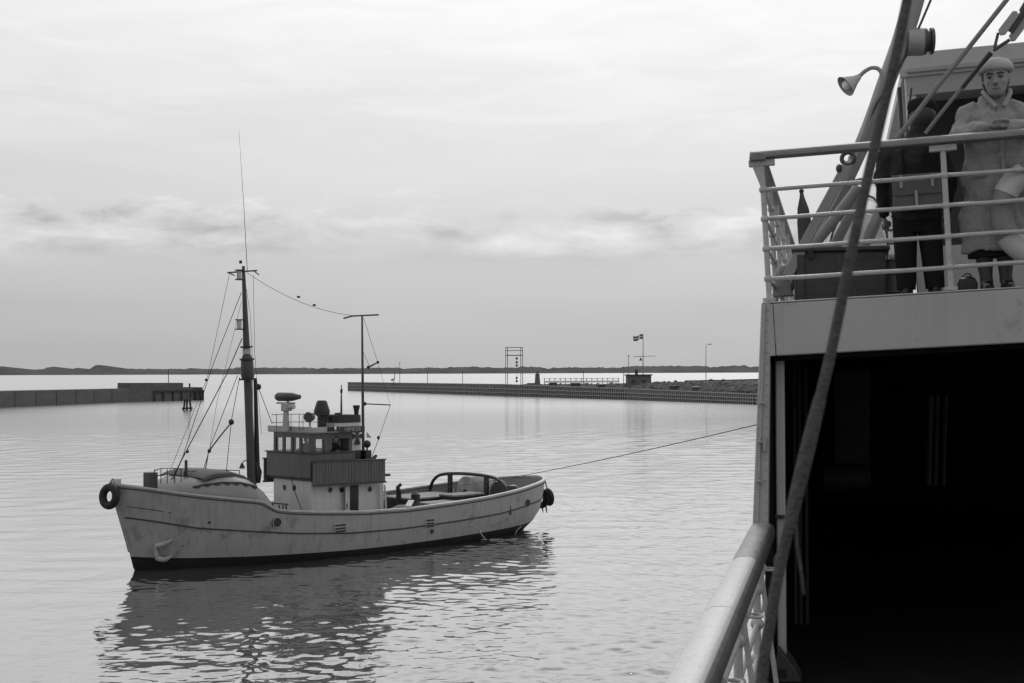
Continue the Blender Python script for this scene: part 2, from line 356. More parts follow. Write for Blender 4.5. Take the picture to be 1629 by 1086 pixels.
# ------------------------------------------------------------------ far shore
def build_shore():
    mb = MB(); front, mid, crest, back = [], [], [], []
    for i in range(1040):
        x = -2600 + 5 * i; yb = 3560 + 60 * math.sin(x * .0021) + x * .03
        h = 14.5 + 2.2 * noise.noise((x * .004, 0, 1)) + 2.4 * noise.noise((x * .017, 3, 1)) + 2.4 * noise.noise((x * .06, 5, 1)) + random.uniform(-.9, .9)
        for c, wd, hh in ((-1255, 22, 8), (-1120, 20, 6), (-1000, 24, 9), (-1060, 12, 3), (-560, 60, 2), (-120, 40, 2), (40, 30, 3), (390, 110, 4), (560, 40, 4), (-660, 18, 3)):
            q = (x - c * 1.03) / wd
            if abs(q) < 1: h += hh * (1 - q * q) ** .4
        front.append(Vector((x, yb, -.5))); mid.append(Vector((x, yb + 15, 3.5 + noise.noise((x * .02, 9, 1)))))
        crest.append(Vector((x, yb + 90, h))); back.append(Vector((x, yb + 400, h * .5)))
    mb.loft([front, mid, crest, back], False)
    obj('far_shore', mb, m_shore, kind='structure', smooth=60)
build_shore()

# ------------------------------------------------------------------ left breakwater
def pier_strip(path, zt, width, zb=-1.5):
    """solid strip along a plan path (list of Vector), tops zt, seaward side first"""
    mb = MB(); rings = []
    for i, p in enumerate(path):
        d = (path[min(i+1, len(path)-1)] - path[max(i-1, 0)]); n = Vector((-d.y, d.x, 0)).normalized()
        if n.y < 0: n = -n
        q = p + n * width
        rings.append([Vector((p.x, p.y, zb)), Vector((p.x, p.y, zt[i])), Vector((q.x, q.y, zt[i])), Vector((q.x, q.y, zb))])
    return mb.loft(rings, True, True)
A0, A1, A2, A3 = Vector((-128, 225, 0)), Vector((-108.6, 301.7, 0)), Vector((-95.4, 354, 0)), Vector((-81.5, 374.4, 0))
bk = thing('breakwater', 'long low concrete breakwater with raised parapet block at its end', 'breakwater', A2)
obj('wall', pier_strip([A0, A1, A2, A2.lerp(A3, .88)], [3.5, 3.46, 3.3, 3.3], 7), m_conc, bk, smooth=0)
P0, P1 = A2.lerp(A3, .02) + Vector((0, .6, 0)), A2.lerp(A3, .72) + Vector((0, .6, 0))
obj('parapet', pier_strip([P0, P1], [4.7, 4.58], 5, 3.3), m_conc, bk, smooth=0)
obj('pier_head', pier_strip([A2.lerp(A3, .86), A3], [3.42, 3.36], 7.5), m_concd, bk, smooth=0)
dfr = (A3 - A2).normalized(); nfr = Vector((dfr.y, -dfr.x, 0))
mb = MB()
mb.beam(A2.lerp(A3, .33) + nfr * .25 + Vector((0, 0, 2.5)), A3 + nfr * .25 + Vector((0, 0, 2.5)), .4, .4); obj('fender_beam', mb, m_pile, bk, smooth=0)
for t in (.33, .45, .58, .7, .82, .9, .97, 1.0):
    mb = MB(); p = A2.lerp(A3, t) + nfr * .3; mb.tube([p + Vector((0, 0, -1)), p + Vector((0, 0, 2.6))], .22, 8); obj('fender_pile', mb, m_pile, bk)
p = A2.lerp(A3, .5) + Vector((0, 2, 4.6)); mb = MB().tube([p, p + Vector((0, 0, 3.6))], .1, 6); obj('pole', mb, m_mast, bk)
p = A2.lerp(A3, .8) + Vector((0, 1.5, 3.4)); mb = MB().tube([p, p + Vector((0, 0, 1.0))], .22, 6); obj('bollard', mb, m_black, bk)
for k, t in enumerate((.1, .25, .4, .55, .7, .85)):
    mb = MB(); p = A1.lerp(A2, t); d = (A2 - A1).normalized(); n_ = Vector((d.y, -d.x, 0)); q = p + n_ * .04
    mb.beam(q + Vector((0, 0, -.5)), q + Vector((0, 0, 3.25)), .10, .06, ref=n_); obj('joint_strip', mb, m_concd, bk, smooth=0)

# mooring dolphin
wp = water_at(298, 652); dl = thing('mooring_dolphin', 'small dark timber mooring dolphin standing in the water off the breakwater end', 'dolphin', wp)
mb = MB()
for dx, dy in ((-.6, 0), (.55, .2), (0, -.5)): 
    obj('pile', MB().tube([wp + Vector((dx * 1.5, dy, -1.5)), wp + Vector((dx * .75, dy * .6, 2.2))], .2, 8), m_pile, dl)
obj('cap', MB().oval([(wp.x, wp.y, 1.9, .75, .6), (wp.x, wp.y, 2.25, .7, .6), (wp.x, wp.y, 2.3, .3, .3)], 12), m_pile, dl)
obj('collar', MB().torus(wp + Vector((0, 0, .35)), (0, 0, 1), .95, .18, 16, 6), m_black, dl)
obj('post', MB().tube([wp + Vector((.3, 0, 2.2)), wp + Vector((.3, 0, 4.2))], [.16, .1], 8), m_mast, dl)

# ------------------------------------------------------------------ right pier (piled quay with rubble bank)
B = [Vector((-62.6, 545.5, 0)), Vector((-2.7, 420, 0)), Vector((29.5, 360.5, 0)), Vector((52.3, 307.3, 0)), Vector((86, 236, 0))]
ZT = [3.15, 3.4, 2.75, 2.2, 2.1]
def along(t):                                             # t in 0..4 over the segments
    i = min(int(t), 3); return B[i].lerp(B[i+1], t - i), ZT[i] + (ZT[i+1] - ZT[i]) * (t - i), (B[i+1] - B[i]).normalized()
qy = thing('timber_quay', 'long piled timber quay with two rows of walings below a rubble bank', 'quay', B[1])
obj('core', pier_strip(B, [z - .25 for z in ZT], 9), m_concd, qy, smooth=0)
piles, caps, t = MB(), MB(), 0.0
while t < 4:
    p, z, d = along(t); n_ = Vector((d.y, -d.x, 0))
    if n_.y > 0: n_ = -n_
    q = p + n_ * .25; near = t > 2.0
    hgt = z + random.uniform(-.12, .05)
    piles.beam(q + Vector((0, 0, -1)), q + Vector((0, 0, hgt)), .34, .30, ref=n_)
    i = min(int(t), 3); t += (.95 if near else 1.05) / (B[i+1] - B[i]).length
obj('pile_row', piles, m_pilel, qy, smooth=0, kind='stuff')
for hz, th in ((.62, .25), (.28, .2)):
    for i in range(4):
        d = (B[i+1] - B[i]).normalized(); n_ = Vector((d.y, -d.x, 0)); n_ = -n_ if n_.y > 0 else n_
        a, b = B[i] + n_ * .48 + Vector((0, 0, ZT[i] * hz)), B[i+1] + n_ * .48 + Vector((0, 0, ZT[i+1] * hz))
        obj('waling', MB().beam(a, b, .2, th), m_pilel, qy, smooth=0)
for i in range(4):
    d = (B[i+1] - B[i]).normalized(); n_ = Vector((d.y, -d.x, 0)); n_ = -n_ if n_.y > 0 else n_
    obj('capping_beam', MB().beam(B[i] + n_ * .3 + Vector((0, 0, ZT[i])), B[i+1] + n_ * .3 + Vector((0, 0, ZT[i+1])), .5, .25), m_pilel, qy, smooth=0)
# rubble bank and dark back wall
def bank():
    mb = MB(); rows = []
    for k in range(90):
        t = 1.05 + 2.95 * k / 89; p, z, d = along(t); n_ = Vector((-d.y, d.x, 0)); n_ = -n_ if n_.y < 0 else n_
        rise = interp([(1.05, .2), (1.5, .8), (2.0, 1.9), (2.6, 2.9), (3.2, 3.5), (4, 3.6)], t); row = []
        for j in range(12):
            f = j / 11; off = .9 + f * 7
            row.append(p + n_ * off + Vector((0, 0, z - .3 + rise * (f ** .6) + .55 * (noise.noise((t * 25, j * .9, 2)) + .2) * math.sin(math.pi * min(1, f + .1)))))
        rows.append(row)
    mb.loft(rows, False); return mb
obj('rubble_bank', bank(), m_rock, None, base=(30, 370, 0), kind='structure', smooth=0)
def boulders():
    mb = MB(); rg_ = random.Random(11)
    for k in range(420):
        t = rg_.uniform(1.2, 3.9); p, z, d = along(t); n_ = Vector((-d.y, d.x, 0)); n_ = -n_ if n_.y < 0 else n_
        f = rg_.random(); rise = interp([(1.05, .2), (1.5, .8), (2.0, 1.9), (2.6, 2.9), (3.2, 3.5), (4, 3.6)], t); r_ = rg_.uniform(.25, .75)
        mb.ball(p + n_ * (.9 + f * 7) + Vector((0, 0, z - .25 + rise * f ** .6)), (r_, r_ * rg_.uniform(.6, 1), r_ * rg_.uniform(.4, .8)), 6, 4, Matrix.Rotation(rg_.random() * 6, 4, 'Z') @ Matrix.Rotation(rg_.uniform(-.5, .5), 4, 'X'))
    return mb
obj('boulders', boulders(), m_rock2, None, base=(35, 365, 2), kind='stuff', smooth=0)
def back_wall():
    pts, zt = [], []
    for k in range(16):
        t = 2.25 + 1.75 * k / 15; p, z, d = along(t); n_ = Vector((-d.y, d.x, 0)); n_ = -n_ if n_.y < 0 else n_
        pts.append(p + n_ * 8.2); zt.append(interp([(2.25, 4.9), (2.6, 5.2), (3.2, 5.8), (4, 6)], t))
    return pier_strip(pts, zt, .8, 1.0)
bwl = obj('sea_wall', back_wall(), m_concd, None, base=(52, 330, 1), smooth=0, label='dark low sea wall running behind the rubble bank of the timber quay', cat='wall')

for k, (px, ww, hh, lab) in enumerate(((868, 2.2, .7, 'low dark crate on the quay beside the beacon'), (905, 3.2, .8, 'long dark timber stack on quay in front of the white fence'), (948, 2.0, .6, 'small dark crate on quay below the end of white fence'), (1062, 3.0, 1.0, 'dark crate on quay just past the hut annex'), (1095, 2.2, .9, 'pale topped crate on quay nearer the street lamp'))):
    tq = 1.0 + 2.0 * (px - 800) / 300; q0 = min(((abs(depth_at(px, 620, along(tt / 50)[0].y).x - along(tt / 50)[0].x), tt / 50) for tt in range(50, 190)))[1]
    pq, zq, dq = along(q0); nq = Vector((-dq.y, dq.x, 0)); nq = -nq if nq.y < 0 else nq; c_ = pq + nq * 2.2 + Vector((0, 0, zq - .25)); ck = thing('crate', lab, 'crate', c_)
    MQ = Matrix.Translation(c_) @ Matrix.Rotation(math.atan2(dq.y, dq.x), 4, 'Z')
    obj('body', MB().box(-ww / 2, ww / 2, -.6, .6, 0, hh + .35), m_pile, ck, MQ, smooth=0); obj('lid', MB().box(-ww / 2 - .08, ww / 2 + .08, -.68, .68, hh + .352, hh + .47), m_pilel if k != 4 else m_flagw, ck, MQ, smooth=0)
# signal gantry
def on_quay(px, Y): return depth_at(px, 600, Y)
gp = depth_at(818, 609, 418); gt = thing('signal_gantry', 'tall open steel signal gantry with three black signal balls', 'gantry', gp)
zt = depth_at(818, 552, 418).z; xL, xR = depth_at(806, 600, 418).x, depth_at(830, 600, 418).x
for x in (xL, xR):
    for dy in (-.45, .45): obj('post', MB().beam((x + dy * .6, gp.y + dy, gp.z - 1), (x + dy * .6, gp.y + dy, zt), .2, .2), m_far, gt, smooth=0)
for k, py in enumerate((552.5, 557.5, 565)): 
    z = depth_at(818, py, 418).z; obj('crossbeam', MB().beam((xL - .3, gp.y, z), (xR + .3, gp.y, z), .35, .3 if k == 2 else .2), m_far, gt, smooth=0)
for py in (570, 576, 581, 601, 606): 
    c = depth_at(822, py, 418); obj('signal_ball', MB().ball(c, .36, 8, 6), m_black, gt)
obj('halyard', MB().tube([depth_at(822, 565, 418), depth_at(822, 608, 418)], .03, 4), m_wire, gt)
# beacon
bp_ = depth_at(855, 611, 408); bcn = thing('harbour_beacon', 'small dark lantern beacon on the timber quay beside white fence', 'beacon', bp_)
z0 = bp_.z; zt = depth_at(855, 595, 408).z
obj('tower', MB().oval([(bp_.x, bp_.y, z0 - .3, .85, .85), (bp_.x, bp_.y, zt, .6, .6)], 12), m_hut, bcn)
obj('gallery', MB().disc((bp_.x, bp_.y, zt), (0, 0, 1), .8, .15, 14), m_mast, bcn)
obj('lantern', MB().oval([(bp_.x, bp_.y, zt, .3, .3), (bp_.x, bp_.y, zt + .7, .3, .3), (bp_.x, bp_.y, zt + 1.0, .05, .05)], 10), m_mast, bcn)
obj('plinth', MB().box(bp_.x - 3, bp_.x - .7, bp_.y - .6, bp_.y + .6, z0 - .4, z0 + .35), m_hut, bcn, smooth=0)
# white fence
fz = 401; fn = thing('white_fence', 'low white post and board fence on quay between beacon and hut', 'fence', depth_at(920, 609, fz))
for k in range(15):
    p = depth_at(866 + k * 8.4, 608, fz); obj('post', MB().box(p.x - .1, p.x + .1, p.y - .1, p.y + .1, p.z - 1.2, p.z + 1.25), m_far, fn, smooth=0)
for py, h_ in ((602.3, .10), (607.2, .55)):
    a, b = depth_at(866, py, fz), depth_at(985, py - .8, fz); obj('board', MB().beam(a + Vector((0, -.15, 0)), b + Vector((0, -.15, 0)), .08, h_), m_far if h_ < .2 else m_canvas, fn, smooth=0)
# hut
hy = 367; h0, h1 = depth_at(998, 616, hy), depth_at(1036, 597, hy); hut = thing('harbour_hut', 'small flat roofed grey harbour hut below the flagpole', 'hut', (0.5 * (h0.x + h1.x), hy, h0.z))
obj('wall', MB().box(h0.x, h1.x, hy, hy + 5, h0.z - 1.5, h1.z), m_hut, hut, smooth=0)
obj('roof', MB().box(h0.x - .35, h1.x + .35, hy - .35, hy + 5.3, h1.z, h1.z + .28), m_concd, hut, smooth=0)
obj('chimney', MB().box(h0.x + 2.2, h0.x + 2.9, hy + 2, hy + 2.6, h1.z, h1.z + 1.5), m_concd, hut, smooth=0)
obj('annex', MB().box(h1.x, h1.x + 5.5, hy + .6, hy + 4, h0.z - 1.5, h0.z + .75), m_concd, hut, smooth=0)
obj('window', MB().box(h0.x + 1.1, h0.x + 2.0, hy - .05, hy + .02, h0.z + 1.2, h0.z + 2.0), m_concd, hut, smooth=0)
obj('door', MB().box(h0.x + 3.6, h0.x + 4.5, hy - .05, hy + .02, h0.z - .1, h0.z + 1.9), m_concd, hut, smooth=0)
# flagpole with yard
fy = 376; f0, f1 = depth_at(1023, 612, fy), depth_at(1023, 531, fy); fp = thing('flagpole', 'white signal flagpole with crossyard flying a flag behind hut', 'flagpole', f0)
obj('pole', MB().tube([f0 - Vector((0, 0, 1)), f1], [.16, .08], 8), m_far, fp)
obj('yard', MB().tube([depth_at(1008, 567, fy), depth_at(1043, 566, fy)], .07, 6), m_mast, fp)
c = depth_at(1019.3, 571, fy); obj('signal_cone', MB().oval([(c.x, c.y, c.z - .4, .42, .42), (c.x, c.y, c.z + .5, .03, .03)], 10), m_black, fp)
def flag():
    a = f1 - Vector((.1, 0, .2)); g = {}
    for nm, us, vs_ in (('r', ((0, .36), (.5, 1)), ((0, .4), (.6, 1))), ):
        pass
    def P(u, v): 
        x = -2.5 * u; return a + Vector((x, .18 * math.sin(u * 8), -.35 * u - 1.25 * (1 - v) + .22 * math.sin(u * 6 + .5)))
    r_, w_ = MB(), MB(); us = np.linspace(0, 1, 15); vs2 = [0, .2, .42, .58, .8, 1]
    for i in range(14):
        for j in range(5):
            q = [P(us[i], vs2[j]), P(us[i+1], vs2[j]), P(us[i+1], vs2[j+1]), P(us[i], vs2[j+1])]
            (w_ if (j == 2 or i in (4, 5)) else r_).prism(q, (0, .03, 0))
    o = obj('flag', r_, m_flagr, fp, smooth=0); obj('cross', w_, m_flagw, o, smooth=0)
flag()
# lamp post and bare poles
ly = 335; l0, l1 = depth_at(1123, 612, ly), depth_at(1123, 550, ly); lp = thing('street_lamp', 'tall thin street lamp with short curved arm on the quay', 'street lamp', l0)
obj('column', MB().tube([l0 - Vector((0, 0, 1)), l1], [.12, .07], 6), m_far, lp)
obj('arm', MB().tube(bez([l1, l1 + Vector((.2, 0, .35)), l1 + Vector((.7, 0, .45))], 4), .05, 6), m_far, lp)
obj('lamp_head', MB().ball(l1 + Vector((.95, 0, .4)), (.38, .16, .12), 8, 6), m_mast, lp)
for px, pt, pb, Y, lab in ((636, 577, 610, 500, 'thin pole with small masthead on the outer end of the timber quay'),
                        (680, 592, 611, 475, 'thin bare pole on outer quay next beyond the crane'), (736, 591, 612, 450, 'thin bare pole on quay between the crane and the signal gantry'),
                        (928, 590, 612, 400, 'thin bare pole rising behind the white fence'), (1000, 566, 604, 380, 'thin white pole just beside the hut and flagpole'), (992, 584, 606, 382, 'short bare pole by the edge of hut roof')):
    a, b = depth_at(px, pb, Y), depth_at(px, pt, Y); po = thing('pole', lab, 'pole', a)
    obj('shaft', MB().tube([a - Vector((0, 0, 1)), b], [.12, .08], 6), m_far if Y < 390 else m_mast, po)
    obj('cap', MB().ball(b, (.22, .2, .2), 6, 5), m_mast, po)
cp = depth_at(626, 609, 500); cr_ = thing('quay_crane', 'little dark hand crane on the outer end of the timber quay', 'crane', cp)
obj('mast', MB().tube([cp - Vector((0, 0, .5)), depth_at(628, 594, 500)], .12, 6), m_mast, cr_)
obj('jib', MB().tube([depth_at(629, 601, 500), depth_at(623, 605, 500)], .12, 6), m_mast, cr_)
obj('winch', MB().ball(depth_at(624, 604, 500), (.5, .3, .35), 8, 6), m_mast, cr_)

# ------------------------------------------------------------------ TUGBOAT
bw_, st_ = water_at(213, 907), water_at(852, 834)
hd = (bw_ - st_).normalized(); prt = Vector((-hd.y, hd.x, 0)); MID = (bw_ + st_) / 2
TM = Matrix(((hd.x, prt.x, 0, MID.x), (hd.y, prt.y, 0, MID.y), (0, 0, 1, 0), (0, 0, 0, 1)))   # x forward, y port, z up
TI = TM.inverted()
def T(px, py, y=0.0): return TI @ hit(px, py, MID + prt * y, prt)
tug = thing('tugboat', 'small pale hulled tugboat with tall dark mast towing on the open water', 'tugboat', MID)
def tp(name, mb, mat, parent=tug, **kw): return obj(name, mb, mat, parent, TM, **kw)
ZS = [(12.2,3.33),(11,3.12),(10,2.92),(9,2.75),(7.5,2.54),(6.95,2.45),(6.75,2.36),(6.5,2.18),(6.2,2.08),(5.6,1.99),(4.2,1.87),(2.3,1.75),(0,1.70),(-2.5,1.77),(-4.9,1.87),(-7.1,2.02),(-8.6,2.15),(-11.4,2.32)]
ZR = [(12.2,2.15),(11.2,2.0),(10.5,1.86),(9.2,1.57),(7.5,1.37),(5.4,1.14),(3,.98),(.3,.94),(-2.5,1.0),(-5.7,1.11),(-8.75,1.36),(-11.5,1.5)]
ZB = [(12,.60),(9.8,.44),(7.5,.36),(5.4,.32),(3,.28),(.3,.27),(-2.5,.31),(-5.7,.37),(-8,.40),(-11.5,.46)]
LV = [(-1.1, -8.2, 10.3, 2.2, 1.7, 2.6), (0.0, -9.6, 10.95, 2.95, 1.9, 3.2), (.45, -10.3, 11.07, 3.05, 2.0, 3.4), (1.0, -10.75, 11.22, 3.12, 2.15, 3.6), (3.3, -11.3, 11.95, 3.15, 2.6, 3.8)]
def lvl(z): return [float(np.interp(z, [l[0] for l in LV], [l[k] for l in LV])) for k in range(1, 6)]
def half(t, Bm, ef, ea):
    return Bm * (1 - min(1, t) ** ef) ** .78 if t >= 0 else Bm * (1 - min(1, -t) ** ea) ** .58
NT = 120; TT = [math.sin(math.pi / 2 * (-1 + 2 * i / NT)) * .35 + (-1 + 2 * i / NT) * .65 for i in range(NT + 1)]
X0 = 1.2
def hull_pt(t, zf, side, inset=0.0):
    """zf: function x -> z; fixed-point so that the outline of that level is used"""
    z = 1.0
    for _ in range(6):
        xs, xb, Bm, ef, ea = lvl(z); x = X0 + (xb - X0) * t if t >= 0 else X0 + (X0 - xs) * t; z = zf(x)
    y = half(t, Bm, ef, ea)
    return Vector((x, side * max(y - inset, 0.0), z))
def zlev(k):
    if k == 0: return lambda x: -1.1
    if k == 1: return lambda x: -.35
    if k == 2: return lambda x: 0.12
    if k == 3: return lambda x: interp(ZB, x)
    if k == 4: return lambda x: .5 * (interp(ZB, x) + interp(ZR, x))
    if k == 5: return lambda x: interp(ZR, x)
    if k == 6: return lambda x: interp(ZR, x) * .66 + interp(ZS, x) * .34
    if k == 7: return lambda x: interp(ZR, x) * .33 + interp(ZS, x) * .67
    return lambda x: interp(ZS, x)
def ring(zf, inset=0.0): return [hull_pt(t, zf, 1, inset) for t in TT] + [hull_pt(t, zf, -1, inset) for t in TT[::-1][1:-1]]
hull = tp('hull', MB().loft([ring(zlev(k)) for k in (3, 4, 5, 6, 7, 8)]), m_hull, smooth=30)
tp('boot_topping', MB().loft([ring(zlev(k)) for k in (0, 1, 2, 3)]), m_boot, smooth=50)
tp('bulwark_lining', MB().loft([ring(zlev(8), .10), ring(lambda x: interp(ZS, x) - .95, .10)]), m_whale, smooth=50)
dk = ring(lambda x: interp(ZS, x) - .93 if x < 6.5 else interp(ZS, x) - .55, .09); n2 = len(TT)
mb = MB(); mb.loft([[dk[i] for i in range(1, n2 - 1)], [dk[-i] for i in range(1, n2 - 1)]], False); tp('deck', mb, m_deck)
mb = MB(); o_, i_ = ring(lambda x: interp(ZS, x) + .01, -.05), ring(lambda x: interp(ZS, x) + .01, .17)
cap_r = [o_, [p + Vector((0, 0, .07)) for p in o_], [p + Vector((0, 0, .07)) for p in i_], i_, o_]; mb.loft(cap_r); tp('rail_cap', mb, m_cap, smooth=30)
for side in (1, -1):
    pts = [hull_pt(t, zlev(5), side, -.01) for t in TT[2:-1]]; tp('rubbing_strake', MB().tube(pts, .032, 6), m_strake, hull)
    pts = [hull_pt(t, lambda x: interp(ZS, x) - .07, side, -.015) for t in TT[1:-1]]; tp('rail_moulding', MB().tube(pts, .022, 6), m_strake, hull)
    pts = [hull_pt(t, lambda x: interp(ZR, x) + .42, side, -.005) for t in TT if t > .87 and t < .985]; tp('bow_chafing_strip', MB().tube(pts, .014, 6), m_strake, hull)
# stem post
st_pts = [hull_pt(1, lambda x, z=z: z, 1) for z in (.72, 1.1, 1.6, 2.4, 3.38)]
tp('stem', MB().tube([p + Vector((-.02, 0, 0)) for p in st_pts], .07, 8), m_hull, hull)
tp('stem_head', MB().box(11.55, 11.8, -.12, .12, 3.3, 3.5), m_cap, bevel=.02)
def side_pt(px, py, side=1):                                # pixel on the port shell
    y = 2.5
    for _ in range(40):
        p = T(px, py, y)
        xs, xb, Bm, ef, ea = lvl(p.z); t = (p.x - X0) / (xb - X0) if p.x >= X0 else (p.x - X0) / (X0 - xs)
        y = .5 * y + .5 * half(max(-1, min(1, t)), Bm, ef, ea)
    return p
# hawse holes, freeing ports, outlets and stain spots
for px, py, r in ((440, 831, .20), (838, 800, .18)):
    c = side_pt(px, py); h = tp('hawse_hole', MB().disc(c, (0, 1, 0), r, .10, 18), m_black, hull)
    tp('hawse_rim', MB().torus(c + Vector((0, .05, 0)), (.05, 1, 0), r, .02, 20, 6), m_hull, h)
for px, py, ww in ((541, 839, .62), (684, 831, .5)):
    c = side_pt(px, py); f_ = tp('freeing_port', MB().box(c.x - ww/2, c.x + ww/2, c.y - .06, c.y + .03, c.z - .19, c.z + .19), m_hull, hull, bevel=.01)
    for dz in (.1, -.03, -.14): tp('slot', MB().box(c.x - ww/2 + .04, c.x + ww/2 - .04, c.y - .04, c.y + .036, c.z + dz - .04, c.z + dz + .03), m_black, f_, smooth=0)
for px, py, r in ((687, 845, .09), (333, 831, .05), (270, 815, .025), (290, 868, .02)):  # the smallest ones are dark hull stains drawn as discs
    c = side_pt(px, py); tp('outlet_stain_disc', MB().disc(c, (0, 1, 0), r, .08, 12), m_black, hull)
# anchor in its hawse
ac = side_pt(252, 878); an = tp('anchor', MB().tube([side_pt(246, 868) + Vector((.05, .1, 0)), side_pt(247, 886) + Vector((.02, .16, -.05))], .08, 8), m_anch, tug)
tp('fluke', MB().tube(bez([side_pt(244, 868) + Vector((0, .14, 0)), side_pt(258, 864) + Vector((0, .14, 0)), side_pt(274, 857) + Vector((0, .06, 0))], 5), [.10]*6 + [.09, .08, .06, .04, .03], 8), m_anch, an)
tp('fluke', MB().tube(bez([side_pt(245, 887) + Vector((0, .18, 0)), side_pt(258, 889) + Vector((0, .18, 0)), side_pt(272, 883) + Vector((0, .1, 0))], 5), [.10]*6 + [.09, .08, .06, .04, .03], 8), m_anch, an)
# tyres
c = Vector((12.02, .08, 2.86)); ax = Vector((1, .25, .12)); ty = tp('tyre_fender', MB().torus(c, ax, .34, .15, 28, 12), m_tyre, tug)
tp('lashing', MB().tube([c + Vector((0, 0, .45)), Vector((11.85, 0, 3.5))], .025, 6), m_rope, ty)
c = Vector((-11.38, -.1, 1.25))
ty = tp('tyre_fender', MB().torus(c, (-1, -.1, .1), .36, .16, 28, 12), m_tyre, tug); tp('lashing', MB().tube([c + Vector((.05, 0, .4)), Vector((-11.2, -.1, 2.3))], .03, 6), m_rope, ty)
ty = tp('tyre_fender', MB().torus(c + Vector((-.02, .55, .08)), (-1, .35, .15), .30, .14, 24, 10), m_tyre, tug); tp('lashing', MB().tube([c + Vector((.05, .55, .4)), Vector((-11.1, .45, 2.3))], .03, 6), m_rope, ty)
for dy in (-.3, .05, .3): tp('frayed_rope', MB().tube([c + Vector((-.08, dy, -.3)), c + Vector((-.1, dy + .05, -.72))], [.05, .02], 6), m_tyre, ty)

# whaleback
def wbh(x):                                                 # half breadth of the hull at the rail, abreast of x
    xs, xb, Bm, ef, ea = lvl(interp(ZS, x) - .25); return half((x - X0) / (xb - X0), Bm, ef, ea)
WR = [(9.75, .05), (9.6, .28), (9.35, .50), (8.9, .72), (8.2, .94), (7.5, 1.02), (7.0, 1.0), (6.6, .90), (6.3, .72), (6.1, .48), (5.95, .1), (5.9, -.5)]
rows = []
for x, rise in WR:
    t = (x - X0) / (11.95 - X0); hw = max(.25, wbh(x) - .20 - (.35 if x > 9.5 else 0)); zb = interp([(10.2, 2.95), (9, 2.72), (7.5, 2.5), (6.9, 2.35), (6.1, 2.1)], x); row = []
    for j in range(25):
        q = math.pi * j / 24; cx, sx = math.cos(q), math.sin(q)
        row.append(Vector((x + .45 * (1 - sx) * (1 if x < 7 else 0), hw * math.copysign(abs(cx) ** .45, cx), zb - .25 + (rise + .25) * max(0, sx) ** .62)))
    rows.append(row)
wb = tp('whaleback', MB().loft(rows, False), m_whale, smooth=50)
tp('whaleback_front', MB().add(rows[0], [tuple(range(25))]), m_whale, wb)
mb = MB(); rows = []
for x, h_ in ((8.9, .02), (8.75, .12), (8.3, .16), (7.6, .14), (7.0, .10), (6.5, .03), (6.3, .0)):
    z0 = interp([(10.2, 2.95), (9, 2.72), (7.5, 2.5), (6.9, 2.35), (6.1, 2.1)], x) + interp(WR, x) - .08
    rows.append([Vector((x, 1.55 * math.copysign(abs(math.cos(q)) ** .5, math.cos(q)), z0 + (h_ + .08) * math.sin(q) ** .4)) for q in [math.pi * j / 16 for j in range(17)]])
tp('canvas_cover', mb.loft(rows, False), m_dome, wb)
def wb_side(x, f):                                           # point on port side of whaleback, f = 0 base .. 1 crown
    q = math.pi / 2 * f; t = (x - X0) / (11.95 - X0); hw = wbh(x) - .20; rise = interp(WR, x)
    zb = interp([(10.2, 2.95), (9, 2.72), (7.5, 2.5), (6.9, 2.35), (6.1, 2.1)], x)
    return Vector((x, hw * math.cos(q) ** .45 + .03, zb - .25 + (rise + .25) * math.sin(q) ** .62 + .02))
tp('grab_rail', MB().tube([wb_side(9.3 - .1 * i, .42) for i in range(25)], .03, 6), m_strake, wb)
for i in range(7):
    x0 = 9.2 - .36 * i; tp('rail_block', MB().beam(wb_side(x0, .40), wb_side(x0 - .16, .40), .09, .09), m_strake, wb, smooth=0)
# foredeck post, bow rails
tp('bitt', MB().box(10.05, 10.45, -.2, .22, 2.3, 3.66), m_dome, bevel=.03)
for py, zz in ((747, 0), (757, 0)):
    pts = [T(245, py + 2, .6), T(256, py - 2, .6), T(275, py - 2.5, .6), T(290, py, .6)]; tp('bow_rail', MB().tube(bez(pts, 5), .018, 5), m_wire)
for px in (246, 256, 266, 278, 288): tp('bow_rail_stanchion', MB().tube([T(px, 769, .6), T(px, 746, .6)], .018, 5), m_wire)
tp('top_rail', MB().tube([T(293, 750, .4), T(340, 746.5, .4), T(381, 748.5, .4)], .016, 5), m_wire)
for px, a, b in ((293, 750, 762), (324, 747, 757), (360, 747, 758), (381, 748, 762)): tp('rail_stanchion', MB().tube([T(px, a, .4), T(px, b, .4)], .018, 5), m_wire)
tp('mushroom_vent', MB().oval([(*T(296, 757, .4).xy, T(296, 757, .4).z, .06, .06), (*T(296, 733, .4).xy, T(296, 733, .4).z, .06, .06), (*T(296, 731, .4).xy, T(296, 731, .4).z, .02, .02)], 8), m_wire)
for px in (324, 360): tp('fairlead', MB().ball(T(px, 752, .3), (.14, .12, .14), 8, 6), m_wire)

